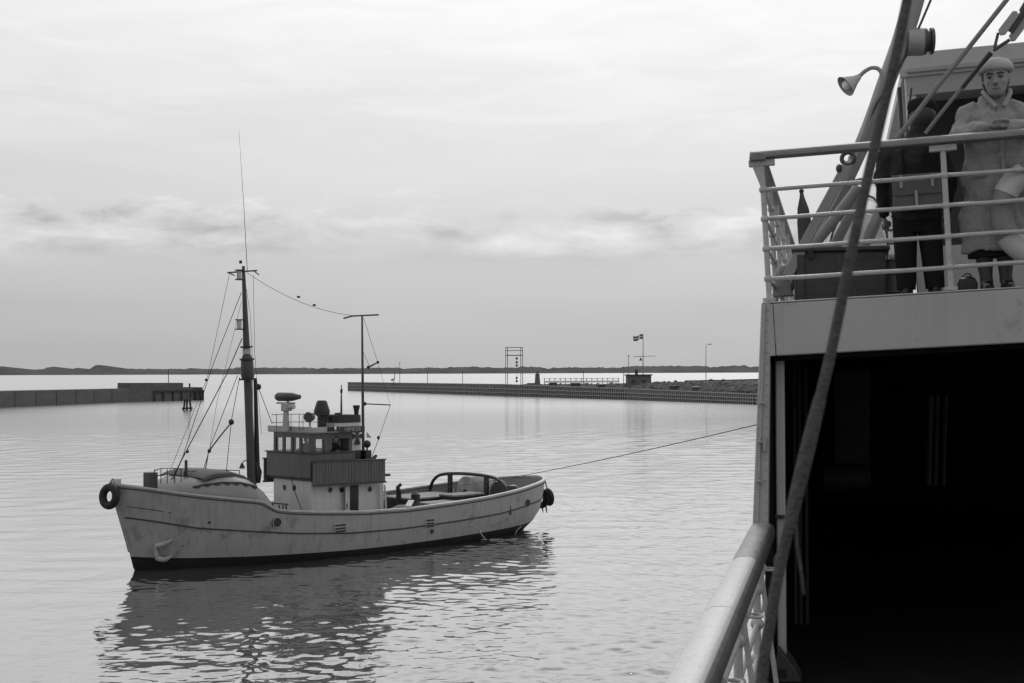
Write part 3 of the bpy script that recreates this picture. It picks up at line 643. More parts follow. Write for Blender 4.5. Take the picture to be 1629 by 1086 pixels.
# main mast
mtop, mbot = T(387, 421), T(401.5, 790)
def mz(z): return mbot.lerp(mtop, (z - mbot.z) / (mtop.z - mbot.z))
mast = tp('mast', MB().tube([mz(z) for z in (.95, 3, 5, 7.2, 8.2, 9.5, 10.8, 11.75)], [.20, .19, .175, .165, .15, .115, .085, .06], 16), m_mast)
tp('hounds', MB().tube([mz(z) for z in (7.15, 7.3, 7.9, 8.15)], [.20, .27, .25, .18], 14), m_mast, mast)
for z, r in ((7.15, .36), (7.95, .30), (8.45, .25)): tp('mast_band', MB().tube([mz(z), mz(z + .07)], r, 14), m_black, mast)
tp('mast_collar', MB().tube([mz(8.2), mz(8.42)], .165, 14), m_cap, mast)
for py in (437, 516):
    c = T(380.5, py); l_ = tp('steaming_light', MB().tube([c - Vector((0, 0, .16)), c + Vector((0, 0, .16))], .10, 10), m_cap, mast)
    for dz in (-.19, .19): tp('lamp_plate', MB().disc(c + Vector((0, 0, dz)), (0, 0, 1), .17, .04, 12), m_black, l_)
    tp('bracket', MB().tube([c + Vector((0, 0, -.19)), mz(c.z - .19)], .03, 6), m_black, l_)
tp('truck_light', MB().tube([T(383, 419), T(382.5, 414)], .06, 8), m_black, mast)
tp('yard', MB().tube([T(362, 433.5, -.05), T(409, 430, .05)], .035, 6), m_mast, mast)
for a, b in (((364, 434), (373, 438)), ((404, 431), (412, 437))): tp('yard_bracket', MB().tube([T(*a), T(*b)], .025, 5), m_mast, mast)
tp('whip_aerial', MB().tube([T(393.5, 432, .1), T(388, 330, .1), T(380, 205, .1)], [.014, .010, .004], 5), m_wire, mast)
tp('derrick_post', MB().tube([T(410, 768), T(406, 602)], [.11, .07], 8), m_black, mast)
tp('halyard', MB().tube([T(403.5, 770, .15), T(402, 604, .15)], .018, 5), m_canvas, mast)
tp('rope_coil', MB().tube([T(410, 765, .1), T(410.5, 750, .15), T(408.5, 735, .1)], [.12, .16, .06], 8), m_black, mast)
bell = T(385, 741, -.1); tp('bell', MB().oval([(bell.x, bell.y, bell.z - .1, .12, .12), (bell.x, bell.y, bell.z + .02, .08, .08), (bell.x, bell.y, bell.z + .12, .03, .03)], 10), m_black, mast)
tp('bell_bracket', MB().tube([bell + Vector((0, 0, .12)), bell + Vector((-.1, .05, .22)), mz(bell.z + .15)], .02, 5), m_black, mast)
RIG = [((365, 436), (330, 600), (270, 750), .009), ((384, 465), (338, 582), (292, 722), .014), ((385, 538), (360, 596), (272, 764), .020), ((378, 597), (336, 706), (322, 752), .014),
       ((381, 600), (368, 670), (360, 750), .014), ((368, 672), (350, 694), (332, 718), .03), ((332, 716), (329, 735), (326, 750), .022), ((389, 440), (398, 500), (403, 600), .008),
       ((404, 602), (411, 616), (433, 674), .014), ((403, 437), (405, 560), (416, 690), .008), ((294, 720), (284, 742), (276, 762), .025), ((463, 757), (468, 780), (481, 813), .018), ((384, 480), (345, 640), (333, 716), .007)]
for k, (a, b, c, r) in enumerate(RIG):
    y = -.1 if k < 11 else 1.4
    tp('stay', MB().tube([T(*a, y if k != 11 else .6), T(*b, y if k != 11 else 1.0), T(*c, y)], r, 5), m_wire, mast)
for px, py, r in ((368, 671, .12), (333, 717, .08), (328, 604, .06), (411, 615, .13), (298, 718, .07)): tp('block', MB().ball(T(px, py, -.1), (r, r * .8, r), 10, 8), m_black, mast)
tp('block', MB().ball(T(468, 776, .8), (.08, .08, .13), 8, 6), m_black, mast)
tp('aerial_wire', MB().tube(sag(T(392, 433), T(566, 502), .35), .010, 5), m_wire, mast)
for px, py in ((475, 472), (500, 485)): tp('insulator', MB().ball(T(px, py), (.10, .05, .05), 6, 5), m_wire, mast)

# deckhouse and wheelhouse
house = tp('deckhouse', MB().box(-.25, 3.62, -1.3, 1.3, .7, 3.02), m_white, bevel=.04)
for px, py, yy, fx in ((453, 775, 0, 1), (525, 779, 1.3, 0), (543, 779, 1.3, 0), (588, 778, 1.3, 0)):
    if fx: c = TI @ hit(px, py, TM @ Vector((3.62, 0, 0)), hd); axx = Vector((1, 0, 0))
    else: c = T(px, py, 1.3); axx = Vector((0, 1, 0))
    q = tp('porthole', MB().torus(c + axx * .01, axx, .12, .018, 18, 6), m_cap, house); tp('pane', MB().disc(c + axx * .005, axx, .12, .03, 18), m_black, q)
dr = tp('doorway', MB().box(1.17, 1.60, 1.27, 1.312, .95, 2.72), m_black, house, smooth=0)
tp('door', MB().beam((1.66, 1.33, 1.85), (2.0, 1.52, 1.85), .05, 1.7), m_white, house, smooth=0)
tp('handle', MB().tube([(1.95, 1.55, 1.8), (1.95, 1.55, 2.0)], .02, 5), m_black, dr)
tp('coaming', MB().box(1.1, 1.15, 1.29, 1.34, .95, 2.78), m_white, house, smooth=0)
wh = tp('wheelhouse_lower', MB().box(1.5, 3.80, -1.55, 1.5, 3.12, 4.12), m_varn, bevel=.02)
tp('sill', MB().box(1.5, 3.86, -1.6, 1.56, 4.12, 4.17), m_darkw, wh, bevel=.01)
tp('bridge_deck', MB().box(-.3, 3.7, -1.75, 1.68, 3.02, 3.12), m_darkw)
for sd_ in (1, -1):
    n_pl = 25; ypl = 1.70 * sd_
    for k in range(n_pl):
        xa = .05 + 3.78 * k / n_pl; xb_ = xa + 3.78 / n_pl - .014; j = random.uniform(-.006, .006)
        tp('dodger_plank', MB().box(xa, xb_, ypl - .03 + j, ypl + .03 + j, 2.78 + .05 * k / n_pl, 3.72 + .08 * k / n_pl), m_varn, wh, smooth=0)
    tp('dodger_cap', MB().beam((0, ypl, 3.75), (3.85, ypl, 3.83), .14, .05), m_darkw, wh, smooth=0)
    tp('dodger_rail', MB().beam((0, ypl + .05 * sd_, 2.80), (3.83, ypl + .05 * sd_, 2.85), .05, .08), m_darkw, wh, smooth=0)
for k in range(20):
    ya = -1.66 + 3.36 * k / 20; tp('dodger_plank', MB().box(.0, .06, ya, ya + .155, 2.78, 3.72), m_varn, wh, smooth=0)
# windowed upper part
up_ = tp('wheelhouse_frame', MB().box(3.56, 3.62, -1.28, 1.28, 4.75, 4.95), m_varn, wh, smooth=0)
for y0, y1 in ((-1.28, -1.12), (-.66, -.5), (-.08, .08), (.5, .66), (1.12, 1.28)): tp('window_post', MB().box(3.555, 3.625, y0, y1, 4.15, 4.76), m_varn, wh, smooth=0)
for y0, y1 in ((-1.12, -.66), (-.5, -.08), (.08, .5), (.66, 1.12)): tp('pane', MB().box(3.585, 3.595, y0, y1, 4.16, 4.755), m_glass, wh, smooth=0)
for sd_ in (1, -1):
    ya, yb = (1.22, 1.28) if sd_ > 0 else (-1.28, -1.22)
    tp('wheelhouse_frame', MB().box(1.5, 3.56, ya, yb, 4.70, 4.95), m_varn, wh, smooth=0)
    for x0, x1 in (((3.36, 3.56), (2.52, 2.92), (1.5, 1.62)) if sd_ > 0 else ((3.42, 3.56), (2.5, 2.62), (1.5, 1.58))): tp('window_post', MB().box(x0, x1, ya - .005, yb + .005, 4.15, 4.71), m_varn, wh, smooth=0)
    if sd_ > 0: tp('pane', MB().box(2.92, 3.36, ya + .02, ya + .03, 4.16, 4.70), m_glass, wh, smooth=0)
tp('back_wall', MB().box(1.46, 1.52, .55, 1.28, 3.12, 4.95), m_varn, wh, smooth=0); tp('back_wall', MB().box(1.46, 1.52, -1.28, -.55, 3.12, 4.2), m_varn, wh, smooth=0)
roof = tp('wheelhouse_roof', MB().box(1.42, 3.74, -1.52, 1.5, 4.95, 5.08), m_roof, bevel=.03)
tp('front_board', MB().box(3.70, 3.76, -1.52, 1.5, 5.0, 5.22), m_roof, roof, bevel=.01); tp('side_board', MB().box(2.7, 3.72, 1.47, 1.52, 5.0, 5.20), m_roof, roof, bevel=.01)
tp('side_board', MB().box(2.36, 2.95, 1.53, 1.57, 5.02, 5.2), m_black, roof, smooth=0)
nb = tp('name_board', MB().box(1.02, 2.33, 1.54, 1.58, 4.93, 5.2), m_darkw, roof, bevel=.01)
tp('board_lamp', MB().ball((2.62, 1.62, 5.13), (.05, .05, .08), 8, 6), m_canvas, roof)
cu = bpy.data.curves.new('lettering', 'FONT'); cu.body = 'HIMKER'; cu.size = .25; cu.extrude = .006; cu.align_x = 'CENTER'; cu.align_y = 'CENTER'
to = bpy.data.objects.new('lettering', cu); me = bpy.data.meshes.new_from_object(to); bpy.data.objects.remove(to); me.name = 'lettering'
me.materials.append(m_steel); lo = bpy.data.objects.new('lettering', me); COL.objects.link(lo); lo.parent = nb
LM = TM @ Matrix(((-1, 0, 0, 1.68), (0, 0, 1, 1.59), (0, 1, 0, 5.065), (0, 0, 0, 1))); LM.translation = LM.translation - BASE[tug]; lo.matrix_local = LM
# funnel with cross emblem
def fring(z, s=1.0): return [Vector((1.02 + .76 * s * math.copysign(abs(math.cos(q)) ** .45, math.cos(q)), .62 * s * math.copysign(abs(math.sin(q)) ** .45, math.sin(q)), z)) for q in [2 * math.pi * j / 40 for j in range(40)]]
fun = tp('funnel', MB().loft([fring(3.1), fring(5.30, .98)]), m_funnel, smooth=50)
tp('funnel_top', MB().loft([fring(5.30, .985), fring(5.62, .975), fring(5.62, .9), fring(5.4, .9)]).add(fring(5.42, .9), [tuple(range(40))]), m_black, fun, smooth=50)
tp('funnel_foot', MB().loft([fring(3.12, 1.01), fring(4.12, 1.01)]), m_black, fun, smooth=50)
cc = Vector((.66, .64, 4.72)); em = MB()
for k in range(4):
    q = math.pi / 2 * k; d_ = Vector((math.cos(q), 0, math.sin(q))); s_ = Vector((-math.sin(q), 0, math.cos(q)))
    em.prism([cc + d_ * .03 - s_ * .02, cc + d_ * .36 - s_ * .17, cc + d_ * .36 + s_ * .17, cc + d_ * .03 + s_ * .02], (0, .02, 0))
tp('cross_emblem', em, m_black, fun, smooth=0)
c = T(567, 660, 0); tp('exhaust', MB().oval([(c.x, c.y, 5.4, .10, .10), (c.x, c.y, 5.75, .10, .10), (c.x, c.y, 5.95, .15, .15), (c.x, c.y, 6.02, .15, .15)], 12), m_black, fun)
tp('exhaust', MB().oval([(1.35, .2, 5.4, .2, .12), (1.35, .2, 5.72, .18, .1), (1.2, .2, 5.75, .02, .02)], 10), m_black, fun)
# roof fittings
c = T(455, 676, 0); rd = tp('radar', MB().tube([Vector((c.x, 0, 5.05)), Vector((c.x, 0, 5.9))], [.16, .11], 12), m_roof)
tp('gearbox', MB().box(c.x - .18, c.x + .16, -.16, .2, 5.85, 6.2), m_roof, rd, bevel=.04); tp('motor', MB().tube([(c.x, .1, 6.0), (c.x - .1, .42, 6.05)], .11, 10), m_cap, rd)
sc_ = T(458, 631); ux = Vector((-.35, .93, 0)); tp('scanner', MB().tube([sc_ - ux * .55, sc_ - ux * .45, sc_ + ux * .2, sc_ + ux * .58], [.17, .25, .24, .12], 14, sq=.75), m_mast, rd)
tp('scanner_arm', MB().tube([sc_ - ux * .55 - Vector((0, 0, .26)), sc_ + ux * .35 - Vector((0, 0, .26))], .04, 6), m_cap, rd); tp('scanner_post', MB().tube([sc_ - Vector((0, 0, .3)), sc_], .06, 8), m_cap, rd)
c = T(493, 663, .9); sl_ = tp('searchlight', MB().tube([c + Vector((.16, .08, 0)), c + Vector((.1, .05, 0)), c - Vector((.12, .06, 0)), c - Vector((.2, .1, 0))], [.20, .22, .18, .08], 16), m_mast)
tp('pedestal', MB().tube([Vector((c.x, c.y, 5.06)), c - Vector((0, 0, .18))], .05, 8), m_cap, sl_)
c = T(512, 686, 0); vt = tp('cowl_vent', MB().tube([Vector((c.x, 0, 5.05)), Vector((c.x, 0, 5.62))], .19, 14), m_black)
tp('cowl', MB().oval([(c.x, 0, 5.6, .22, .22), (c.x, 0, 5.7, .34, .34), (c.x, 0, 5.82, .34, .34), (c.x, 0, 6.2, .22, .23), (c.x, 0, 6.26, .16, .18)], 16), m_black, vt)
for py in (671, 658.5): tp('roof_rail', MB().tube([T(432, py + 1, -.9), T(470, py, .6), T(495, py, 1.35), T(548, py + 1.5, 1.35)], .013, 5), m_wire, roof)
for px, yy in ((440, -.6), (463, .3), (476, .9), (482, 1.2), (530, 1.35)): a = T(px, 658.5, yy); tp('rail_post', MB().tube([a, Vector((a.x, a.y, 5.05))], .013, 5), m_wire, roof)
a = T(543, 612, .5); tp('roof_pole', MB().tube([Vector((a.x, .5, 5.05)), Vector((a.x, .5, 5.9)), a], [.05, .045, .02], 6), m_mast, roof); tp('insulator', MB().tube([T(543, 625, .5), T(543.3, 619, .5)], .05, 6), m_black, roof)
# mizzen pole
b0, b1 = T(578, 735), T(576, 501); mz2 = tp('aft_mast', MB().tube([b0 - Vector((0, 0, .4)), b0.lerp(b1, .5), b1], [.075, .06, .04], 10), m_mast)
tp('yard', MB().tube([T(547, 506), T(560, 502.5), T(602, 500.5)], .04, 6), m_mast, mz2)
tp('boom', MB().tube([T(579, 642), T(621, 644)], .03, 6), m_mast, mz2); tp('boom_fitting', MB().ball(T(580, 642), .09, 8, 6), m_black, mz2)
tp('gaff', MB().tube([T(586, 584), T(603, 575)], [.05, .025], 6), m_mast, mz2); tp('block', MB().ball(T(601, 576), .07, 6, 5), m_black, mz2); tp('block', MB().ball(T(586, 584), .08, 6, 5), m_black, mz2)
for a, b, r in (((578, 505), (601, 576), .009), ((577, 558), (588, 583), .009), ((601, 578), (621, 644), .006), ((621, 644), (603, 697), .010), ((603, 697), (592, 725), .014), ((577, 520), (577, 640), .012)): tp('stay', MB().tube([T(*a), T(*b)], r, 5), m_wire, mz2)
tp('block', MB().ball(T(602, 696), (.07, .07, .09), 6, 5), m_black, mz2)
# gear abaft the funnel
c = T(584, 706, .3); q = tp('aft_searchlight', MB().ball(c, (.17, .15, .17), 10, 8), m_black); tp('stand', MB().tube([c, Vector((c.x, c.y, 3.12))], .04, 6), m_mast, q)
c = T(582, 725, .5); tp('gear_box', MB().box(c.x - .16, c.x + .16, c.y - .2, c.y + .2, 3.12, c.z + .25), m_black, bevel=.02)
c = T(593, 731, .6); tp('tow_gear', MB().tube([c + Vector((.3, 0, -.1)), c + Vector((0, 0, .02)), c + Vector((-.2, 0, .18))], [.07, .11, .06], 8), m_black)
c = T(584, 691, .2); tp('pennant', MB().prism([T(583, 687, .2), T(583, 696, .2), T(591, 696, .2)], (0, .02, 0)), m_steel, smooth=0)
# aft ladder on house
for px in (605, 613.5): tp('ladder_rail', MB().beam(T(px - 1.5, 771, 1.42), T(px + 1, 813, 1.42), .05, .06), m_white, house, smooth=0)
for k in range(8): y_ = 776 + 4.6 * k; tp('rung', MB().tube([T(604 + .04 * k, y_, 1.42), T(613.5 + .04 * k, y_, 1.42)], .018, 5), m_white, house)
# bench on side deck
for px in (444, 450, 455): tp('rack_post', MB().tube([T(px, 803, 2.4), T(px + 1, 815, 2.4)], .03, 5), m_strake)
tp('rack_top', MB().beam(T(437, 800.5, 2.4), T(458, 802, 2.4), .1, .05), m_strake, smooth=0)

# towing deck
AX = -6.45
for ax_ in (AX,):
    pts = [(ax_, -2.7, 1.0), (ax_, -2.65, 1.85), (ax_, -2.3, 2.38), (ax_, -1.6, 2.62), (ax_, 0, 2.70), (ax_, 1.6, 2.62), (ax_, 2.25, 2.35), (ax_, 2.62, 1.85), (ax_, 2.72, 1.0)]
    arch = tp('towing_arch', MB().tube(bez(pts, 6), .075, 10), m_black)
for y in (-1.25, 1.2): tp('arch_leg', MB().box(AX - .07, AX + .07, y - .11, y + .11, .95, 2.63), m_black, arch, bevel=.01)
for k, (x0, x1, y0, y1, z1, mt_) in enumerate(((-2.6, -5.9, .75, 1.75, 1.70, m_hatch), (-2.9, -6.0, -1.9, .1, 1.80, m_hatch), (-4.4, -6.2, .3, 1.3, 1.92, m_hatch))):
    h = tp('hatch_coaming', MB().box(x1, x0, y0, y1, .8, z1 - .10), m_black, bevel=.02); tp('hatch_cover', MB().box(x1 - .05, x0 + .05, y0 - .05, y1 + .05, z1 - .10, z1), mt_, h, bevel=.03)
tp('tow_hook', MB().tube([(-2.2, 0, 1.8), (-2.2, 0, 2.1), (-2.1, .05, 2.35), (-2.25, .1, 2.48)], [.13, .11, .09, .07], 8), m_black)
tp('tow_winch', MB().tube([(-.9, -.7, 1.75), (-.9, .7, 1.75)], .24, 12), m_black)
c = T(661, 800, 2.1); cpn = tp('deck_lump', MB().oval([(c.x, 2.1, .9, .55, .5), (c.x, 2.1, 1.5, .5, .42), (c.x, 2.1, 1.75, .22, .22), (c.x, 2.1, 1.95, .19, .19), (c.x, 2.1, 2.2, .2, .2), (c.x, 2.1, 2.3, .08, .08)], 14), m_black)  # dark rounded lump on the aft deck, narrower towards the top
tp('rope_heap', MB().oval([(-1.0, 1.5, .9, .6, .6), (-1.0, 1.5, 1.55, .55, .5), (-1.1, 1.5, 1.72, .2, .2)], 12), m_dome)
tp('rail_step', MB().beam((-.15, 2.98, 1.82), (-.75, 2.5, 2.0), .25, .05), m_cap, smooth=0)
rows = []
for x, hw, z in ((-6.9, .25, 1.9), (-7.0, .7, 2.5), (-7.4, .95, 2.62), (-8.0, 1.0, 2.62), (-8.6, .8, 2.5), (-8.9, .3, 2.1)):
    rows.append([Vector((x, -.7 + hw * math.copysign(abs(math.cos(q)) ** .7, math.cos(q)), 1.0 + (z - 1.0) * max(0, math.sin(q)) ** .5)) for q in [math.pi * j / 16 for j in range(17)]])
tp('canvas_covered_boat', MB().loft(rows, False), m_tarp, smooth=60)
for k, (x, y, r, z) in enumerate(((-7.0, 1.5, .45, 2.4), (-7.5, 1.9, .5, 2.2), (-7.5, 1.0, .45, 2.4), (-8.3, 1.4, .5, 1.9), (-1.0, 1.9, .5, 1.6), (-1.9, 1.3, .45, 1.75), (-1.2, -.6, .5, 1.95), (-3.0, 2.3, .3, 1.5))): tp('rope_heap', MB().oval([(x, y, .9, r, r), (x, y, z - .3, r, r * .9), (x + .05, y, z, r * .45, r * .45), (x, y, z + .04, .05, .05)], 10), m_black)
for k in range(4):
    x = -7.8 - .75 * k; p = hull_pt((x - X0) / (X0 + 11.3), zlev(8), -1, .16); tp('bulwark_stay', MB().beam(p + Vector((0, 0, -.02)), p + Vector((0, .25, -.9)), .08, .1), m_cap, smooth=0)
p = T(838, 778, -2.0); tp('fairlead', MB().torus(p, (.6, 1, 0), .15, .06, 14, 6), m_black)

# discharge water and wash
sp0 = side_pt(747, 836); mb = MB().tube(bez([sp0, side_pt(756, 840) + Vector((0, .25, 0)), T(765, 848, 3.45), T(773, 859, 3.6)], 5), [.012 + .001 * i for i in range(16)], 6)
tp('discharge_jet', mb, m_foam, tug)
sp0 = side_pt(829, 837); tp('discharge_jet', MB().tube(bez([sp0, T(823, 843, 3.2), T(819, 851, 3.3)], 5), [.013] * 11, 6), m_foam, tug)
mb = MB(); rng = random.Random(3)
for k in range(34):
    q = rng.gauss(0, 1); px = 790 + 14 * q; py = 859 + rng.gauss(0, .9); p = water_at(px, py); s_ = rng.uniform(.02, .06)
    mb.ball((p.x, p.y, .02), (s_ * 2.2, s_, .012), 6, 4)
obj('foam', mb, m_foam, None, base=water_at(790, 858), kind='stuff')

# ------------------------------------------------------------------ figures
def figure_parts(F, root, feet, hip_w, legs, torso, arms, head, mats):
    pass
def ferry_frame():
    th = R(12.85); A_ = Vector((math.sin(th), math.cos(th), 0)); L_ = Vector((math.cos(th), -math.sin(th), 0))
    return Matrix(((L_.x, A_.x, 0, 0), (L_.y, A_.y, 0, 0), (0, 0, 1, EYE), (0, 0, 0, 1)))
FL = ferry_frame()                                    # x = inboard (right), y = along the ship, z above eye level
rho = .048                                            # slight heel of the upper works
FU = FL @ Matrix.Translation((-.5, 0, .455)) @ Matrix(((math.cos(rho), 0, -math.sin(rho), 0), (0, 1, 0, 0), (math.sin(rho), 0, math.cos(rho), 0), (0, 0, 0, 1))) @ Matrix.Translation((.5, 0, 0))   # z above upper deck
FLi = FL.inverted(); FUi = FU.inverted()
def F(px, py, s):                                     # pixel to ferry coordinates on the transverse plane y = s
    return FLi @ hit(px, py, FL @ Vector((0, s, 0)), FL.to_3x3() @ Vector((0, 1, 0)))
def FUp(px, py, s): return FUi @ (FL @ F(px, py, s))

# ------------------------------------------------------------------ FERRY
fer = thing('ferry', 'pale painted ferry with railed upper deck over a dark covered deck', 'ferry', FL @ Vector((2, 8, -EYE)))
def fp_(name, mb, mat, parent=fer, frame=FL, **kw): return obj(name, mb, mat, parent, frame, **kw)
W1 = 9.0
mb = MB(); prof = [(-25, -.62), (10, -.62), (24, -.62), (32, .6), (38, 3.0), (40, 4.2)]
rings = [[Vector((x, y, z)) for y, x in prof] + [Vector((8.4 - x, y, z)) for y, x in prof[::-1]] for z in (-EYE - 1.5, -EYE + 1, -2.2)]
fp_('hull', mb.loft(rings), m_fer, smooth=0)
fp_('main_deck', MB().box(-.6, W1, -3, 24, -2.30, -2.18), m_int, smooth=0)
fp_('aft_sky_blocker', MB().box(-.5, W1, -4.2, -1.6, -2.17, 2.6), m_fer, bevel=.04)  # unseen block behind the camera, added to keep sky light off the covered deck
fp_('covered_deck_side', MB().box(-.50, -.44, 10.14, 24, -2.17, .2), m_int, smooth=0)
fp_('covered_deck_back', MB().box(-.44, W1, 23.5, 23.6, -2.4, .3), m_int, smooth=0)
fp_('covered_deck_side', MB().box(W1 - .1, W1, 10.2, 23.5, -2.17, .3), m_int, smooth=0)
# corner wing post: tapered plate with flange, riveted
a0, a1 = F(1211, 481, 10), F(1197, 836, 10); b0, b1 = F(1226, 479, 10), F(1222, 836, 10)
def plate(q, th, s0=0): return MB().prism([(p.x, p.y + s0, p.z) for p in q], (0, th, 0))
post = fp_('corner_post', plate([a0, a1, b1, b0], .16), m_fer, smooth=0, bevel=.012)
fp_('flange', plate([F(1214.5, 484, 9.985), F(1203, 829, 9.985), F(1206, 829, 9.985), F(1217.5, 484, 9.985)], .02, -.008), m_fer, post, smooth=0)
for k, py in enumerate((640, 702, 765)):
    e = F(1207 - (py - 600) * .03, py, 9.96); fp_('strap', MB().box(e.x - .004, e.x + .05, 9.95, 9.985, e.z - .006, e.z + .006), m_fer, post, smooth=0)
e = F(1217, 706, 9.96); fp_('latch', MB().box(e.x - .012, e.x + .012, 9.94, 9.99, e.z - .05, e.z + .05), m_davit, post, bevel=.004)
riv = MB()
for k in range(20): 
    py = 492 + 17 * k; e = F(1221.5 - (py - 480) * .010, py, 9.99); riv.ball((e.x, 9.999, e.z), .007, 6, 4)
fp_('rivets', riv, m_fer, post, kind='stuff')
# inner door pillar
c0, c1 = F(1233, 560, 10.2), F(1247.5, 560, 10.2)
fp_('inner_pillar', MB().box(c0.x, c1.x, 10.2, 10.3, -2.17, .1), m_fer, bevel=.01)
fp_('pillar_band', MB().box(c0.x - .01, c1.x + .01, 10.18, 10.32, F(1240, 822, 10.2).z - .01, F(1240, 820, 10.2).z + .006), m_black, smooth=0)
e = F(1240, 893, 10.15); fp_('hinge_knob', MB().ball((e.x, 10.12, e.z), (.045, .05, .075), 12, 8), m_black)
e = F(1243, 1068, 10.15); fp_('pillar_shoe', MB().box(e.x - .06, e.x + .06, 10.1, 10.3, -2.17, e.z + .05), m_intp, bevel=.02)
# fascia and upper deck (FU frame)
fas = fp_('fascia', MB().box(-.425, W1, 10.0, 10.10, -.365, 0.0), m_fer, frame=FU, bevel=.01)
fp_('fascia_end', MB().box(-.50, -.429, 10.003, 10.10, -.362, -.004), m_fer, fas, frame=FU, smooth=0)
fp_('deck_edge', MB().box(-.50, W1, 9.997, 10.16, 0.001, .012), m_fer, fas, frame=FU, bevel=.006)
fp_('upper_deck', MB().box(-.5, W1, 10.10, 24, -.10, -.01), m_deck, frame=FU, smooth=0)
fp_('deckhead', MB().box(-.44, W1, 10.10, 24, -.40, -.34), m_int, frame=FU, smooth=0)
# interior furniture seen faintly in the gloom
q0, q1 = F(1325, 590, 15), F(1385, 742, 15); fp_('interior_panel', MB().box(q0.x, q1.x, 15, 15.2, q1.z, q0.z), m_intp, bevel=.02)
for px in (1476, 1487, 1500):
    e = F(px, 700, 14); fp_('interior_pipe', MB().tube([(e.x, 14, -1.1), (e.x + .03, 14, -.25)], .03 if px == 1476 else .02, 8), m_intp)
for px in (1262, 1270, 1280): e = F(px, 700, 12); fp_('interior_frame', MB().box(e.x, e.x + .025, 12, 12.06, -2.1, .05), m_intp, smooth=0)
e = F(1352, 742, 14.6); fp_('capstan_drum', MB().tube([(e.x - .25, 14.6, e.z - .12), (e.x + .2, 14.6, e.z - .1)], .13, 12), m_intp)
# upper rails
RAILW = [.80, .595, .385, .175]
ST = [-.452, .765, 1.98, 3.2, 4.4]; SB = [11.3, 12.55, 13.9, 15.3, 16.8, 18.4]
def stanchion(x, y, lo=0.02, hi=.97):
    mb = MB().tube([(x, y, lo), (x, y, hi)], .020, 10)
    for z in RAILW: mb.ball((x, y, z), .030, 10, 8)
    mb.disc((x, y, lo + .01), (0, 0, 1), .045, .025, 12); return mb
for x in ST: fp_('stanchion', stanchion(x, 10.06), m_rail, frame=FU)
for y in SB: fp_('stanchion', stanchion(-.452, y), m_rail, frame=FU)
for z in RAILW:
    fp_('rail_bar', MB().tube([(-.452 + .3 * k, 10.06, z + random.uniform(-.003, .003)) for k in range(20)], .0155, 8), m_rail, frame=FU)
    fp_('rail_bar', MB().tube([(-.452, 10.06 + .5 * k, z + random.uniform(-.003, .003)) for k in range(18)], .0145, 8), m_rail, frame=FU)
tr = MB(); sec = [(-.055, -.02), (-.06, .0), (-.05, .025), (-.02, .038), (.02, .038), (.05, .025), (.06, 0), (.055, -.02)]
def handrail(a, b, side, s=1.0):
    a, b, side = Vector(a), Vector(b), Vector(side); return [[p + side * (u * s) + Vector((0, 0, v * s)) for u, v in sec] for p in (a, b)]
hr = fp_('handrail', MB().loft(handrail((-.53, 10.06, 1.035), (5.4, 10.06, 1.035), (0, 1, 0)), True, True), m_teak, frame=FU, bevel=.012)
hr2 = fp_('handrail', MB().loft(handrail((-.475, 10.0, 1.02), (-.475, 19.5, 1.02), (1, 0, 0)), True, True), m_teak, frame=FU, bevel=.008)
for x in (-.452, .765, 1.98): fp_('rail_bracket', MB().box(x - .09, x + .09, 10.035, 10.085, .965, 1.012), m_rail, frame=FU, bevel=.006)
fp_('corner_bracket', MB().prism([(-.535, 10.04, 1.01), (-.44, 10.04, 1.01), (-.438, 10.04, .80), (-.455, 10.04, .80)], (0, .03, 0)), m_rail, frame=FU, smooth=0)
# near main-deck rail
H1 = MB(); sec2 = [(-.078, -.03), (-.085, .0), (-.075, .03), (-.035, .050), (.02, .052), (.045, .046), (.058, .03), (.058, -.06), (.0, -.06), (-.05, -.05)]
def rail_seg(s0, s1, g=0.0): return [[Vector((-.508 + u, s, -1.105 + v)) for u, v in sec2] for s in (s0, s1)]
for s0, s1 in ((-1.4, 6.40), (6.412, 8.14), (8.155, 10.02)): fp_('bulwark_handrail', MB().loft(rail_seg(s0, s1), True, True), m_teakl if s0 < 8 else m_teak_shade, bevel=.006)
for s0, s1 in ((-1.4, 6.40), (6.412, 8.14), (8.155, 10.06)): fp_('handrail_side', MB().loft([[Vector((-.508 + u, s, -1.105 + v)) for u, v in ((.0585, .034), (.072, .022), (.082, -.01), (.080, -.06), (.062, -.085), (.02, -.09), (.0, -.0605), (.0582, -.0605))] for s in (s0, s1)], True, True), m_dkrail, bevel=.003)
fp_('rail_seam', MB().loft([[Vector((-.508 + u * .97, s, -1.105 + v * .97)) for u, v in sec2] for s in (8.13, 8.165)], True, True), m_black)
for s in (9.1, 7.35, 5.75, 4.2, 2.6, 1.0):
    mb = MB().tube([(-.50, s, -2.17), (-.50, s, -1.17)], .024, 10)
    for z in (-1.38, -1.60, -1.82, -2.02): mb.ball((-.50, s, z), .042, 10, 8)
    so_ = fp_('bulwark_stanchion', mb, m_rail)
    fp_('bracket', MB().beam((-.50, s, -1.2), (-.44, s, -1.255), .03, .012, ref=(0, 1, 0)), m_rail, so_, bevel=.003); fp_('ring_plate', MB().torus((-.43, s + .05, -1.26), (0, 0, 1), .052, .008, 20, 6), m_rail, so_)
    fp_('brace', MB().beam((-.48, s, -1.22), (-.36, s, -2.15), .03, .012, ref=(0, 1, 0)), m_rail, so_, smooth=0)
for z in (-1.38, -1.60, -1.82, -2.02): fp_('bulwark_bar', MB().tube([(-.50, -1.4, z), (-.50, 10.0, z)], .017, 8), m_rail)
fp_('deck_locker', MB().prism([F(1238, 1030, 10.1) + Vector((0, 0, 0)), F(1262, 1060, 10.1), F(1275, 1086, 10.1), F(1230, 1086, 10.1)], (0, .3, 0)), m_intp, bevel=.01)
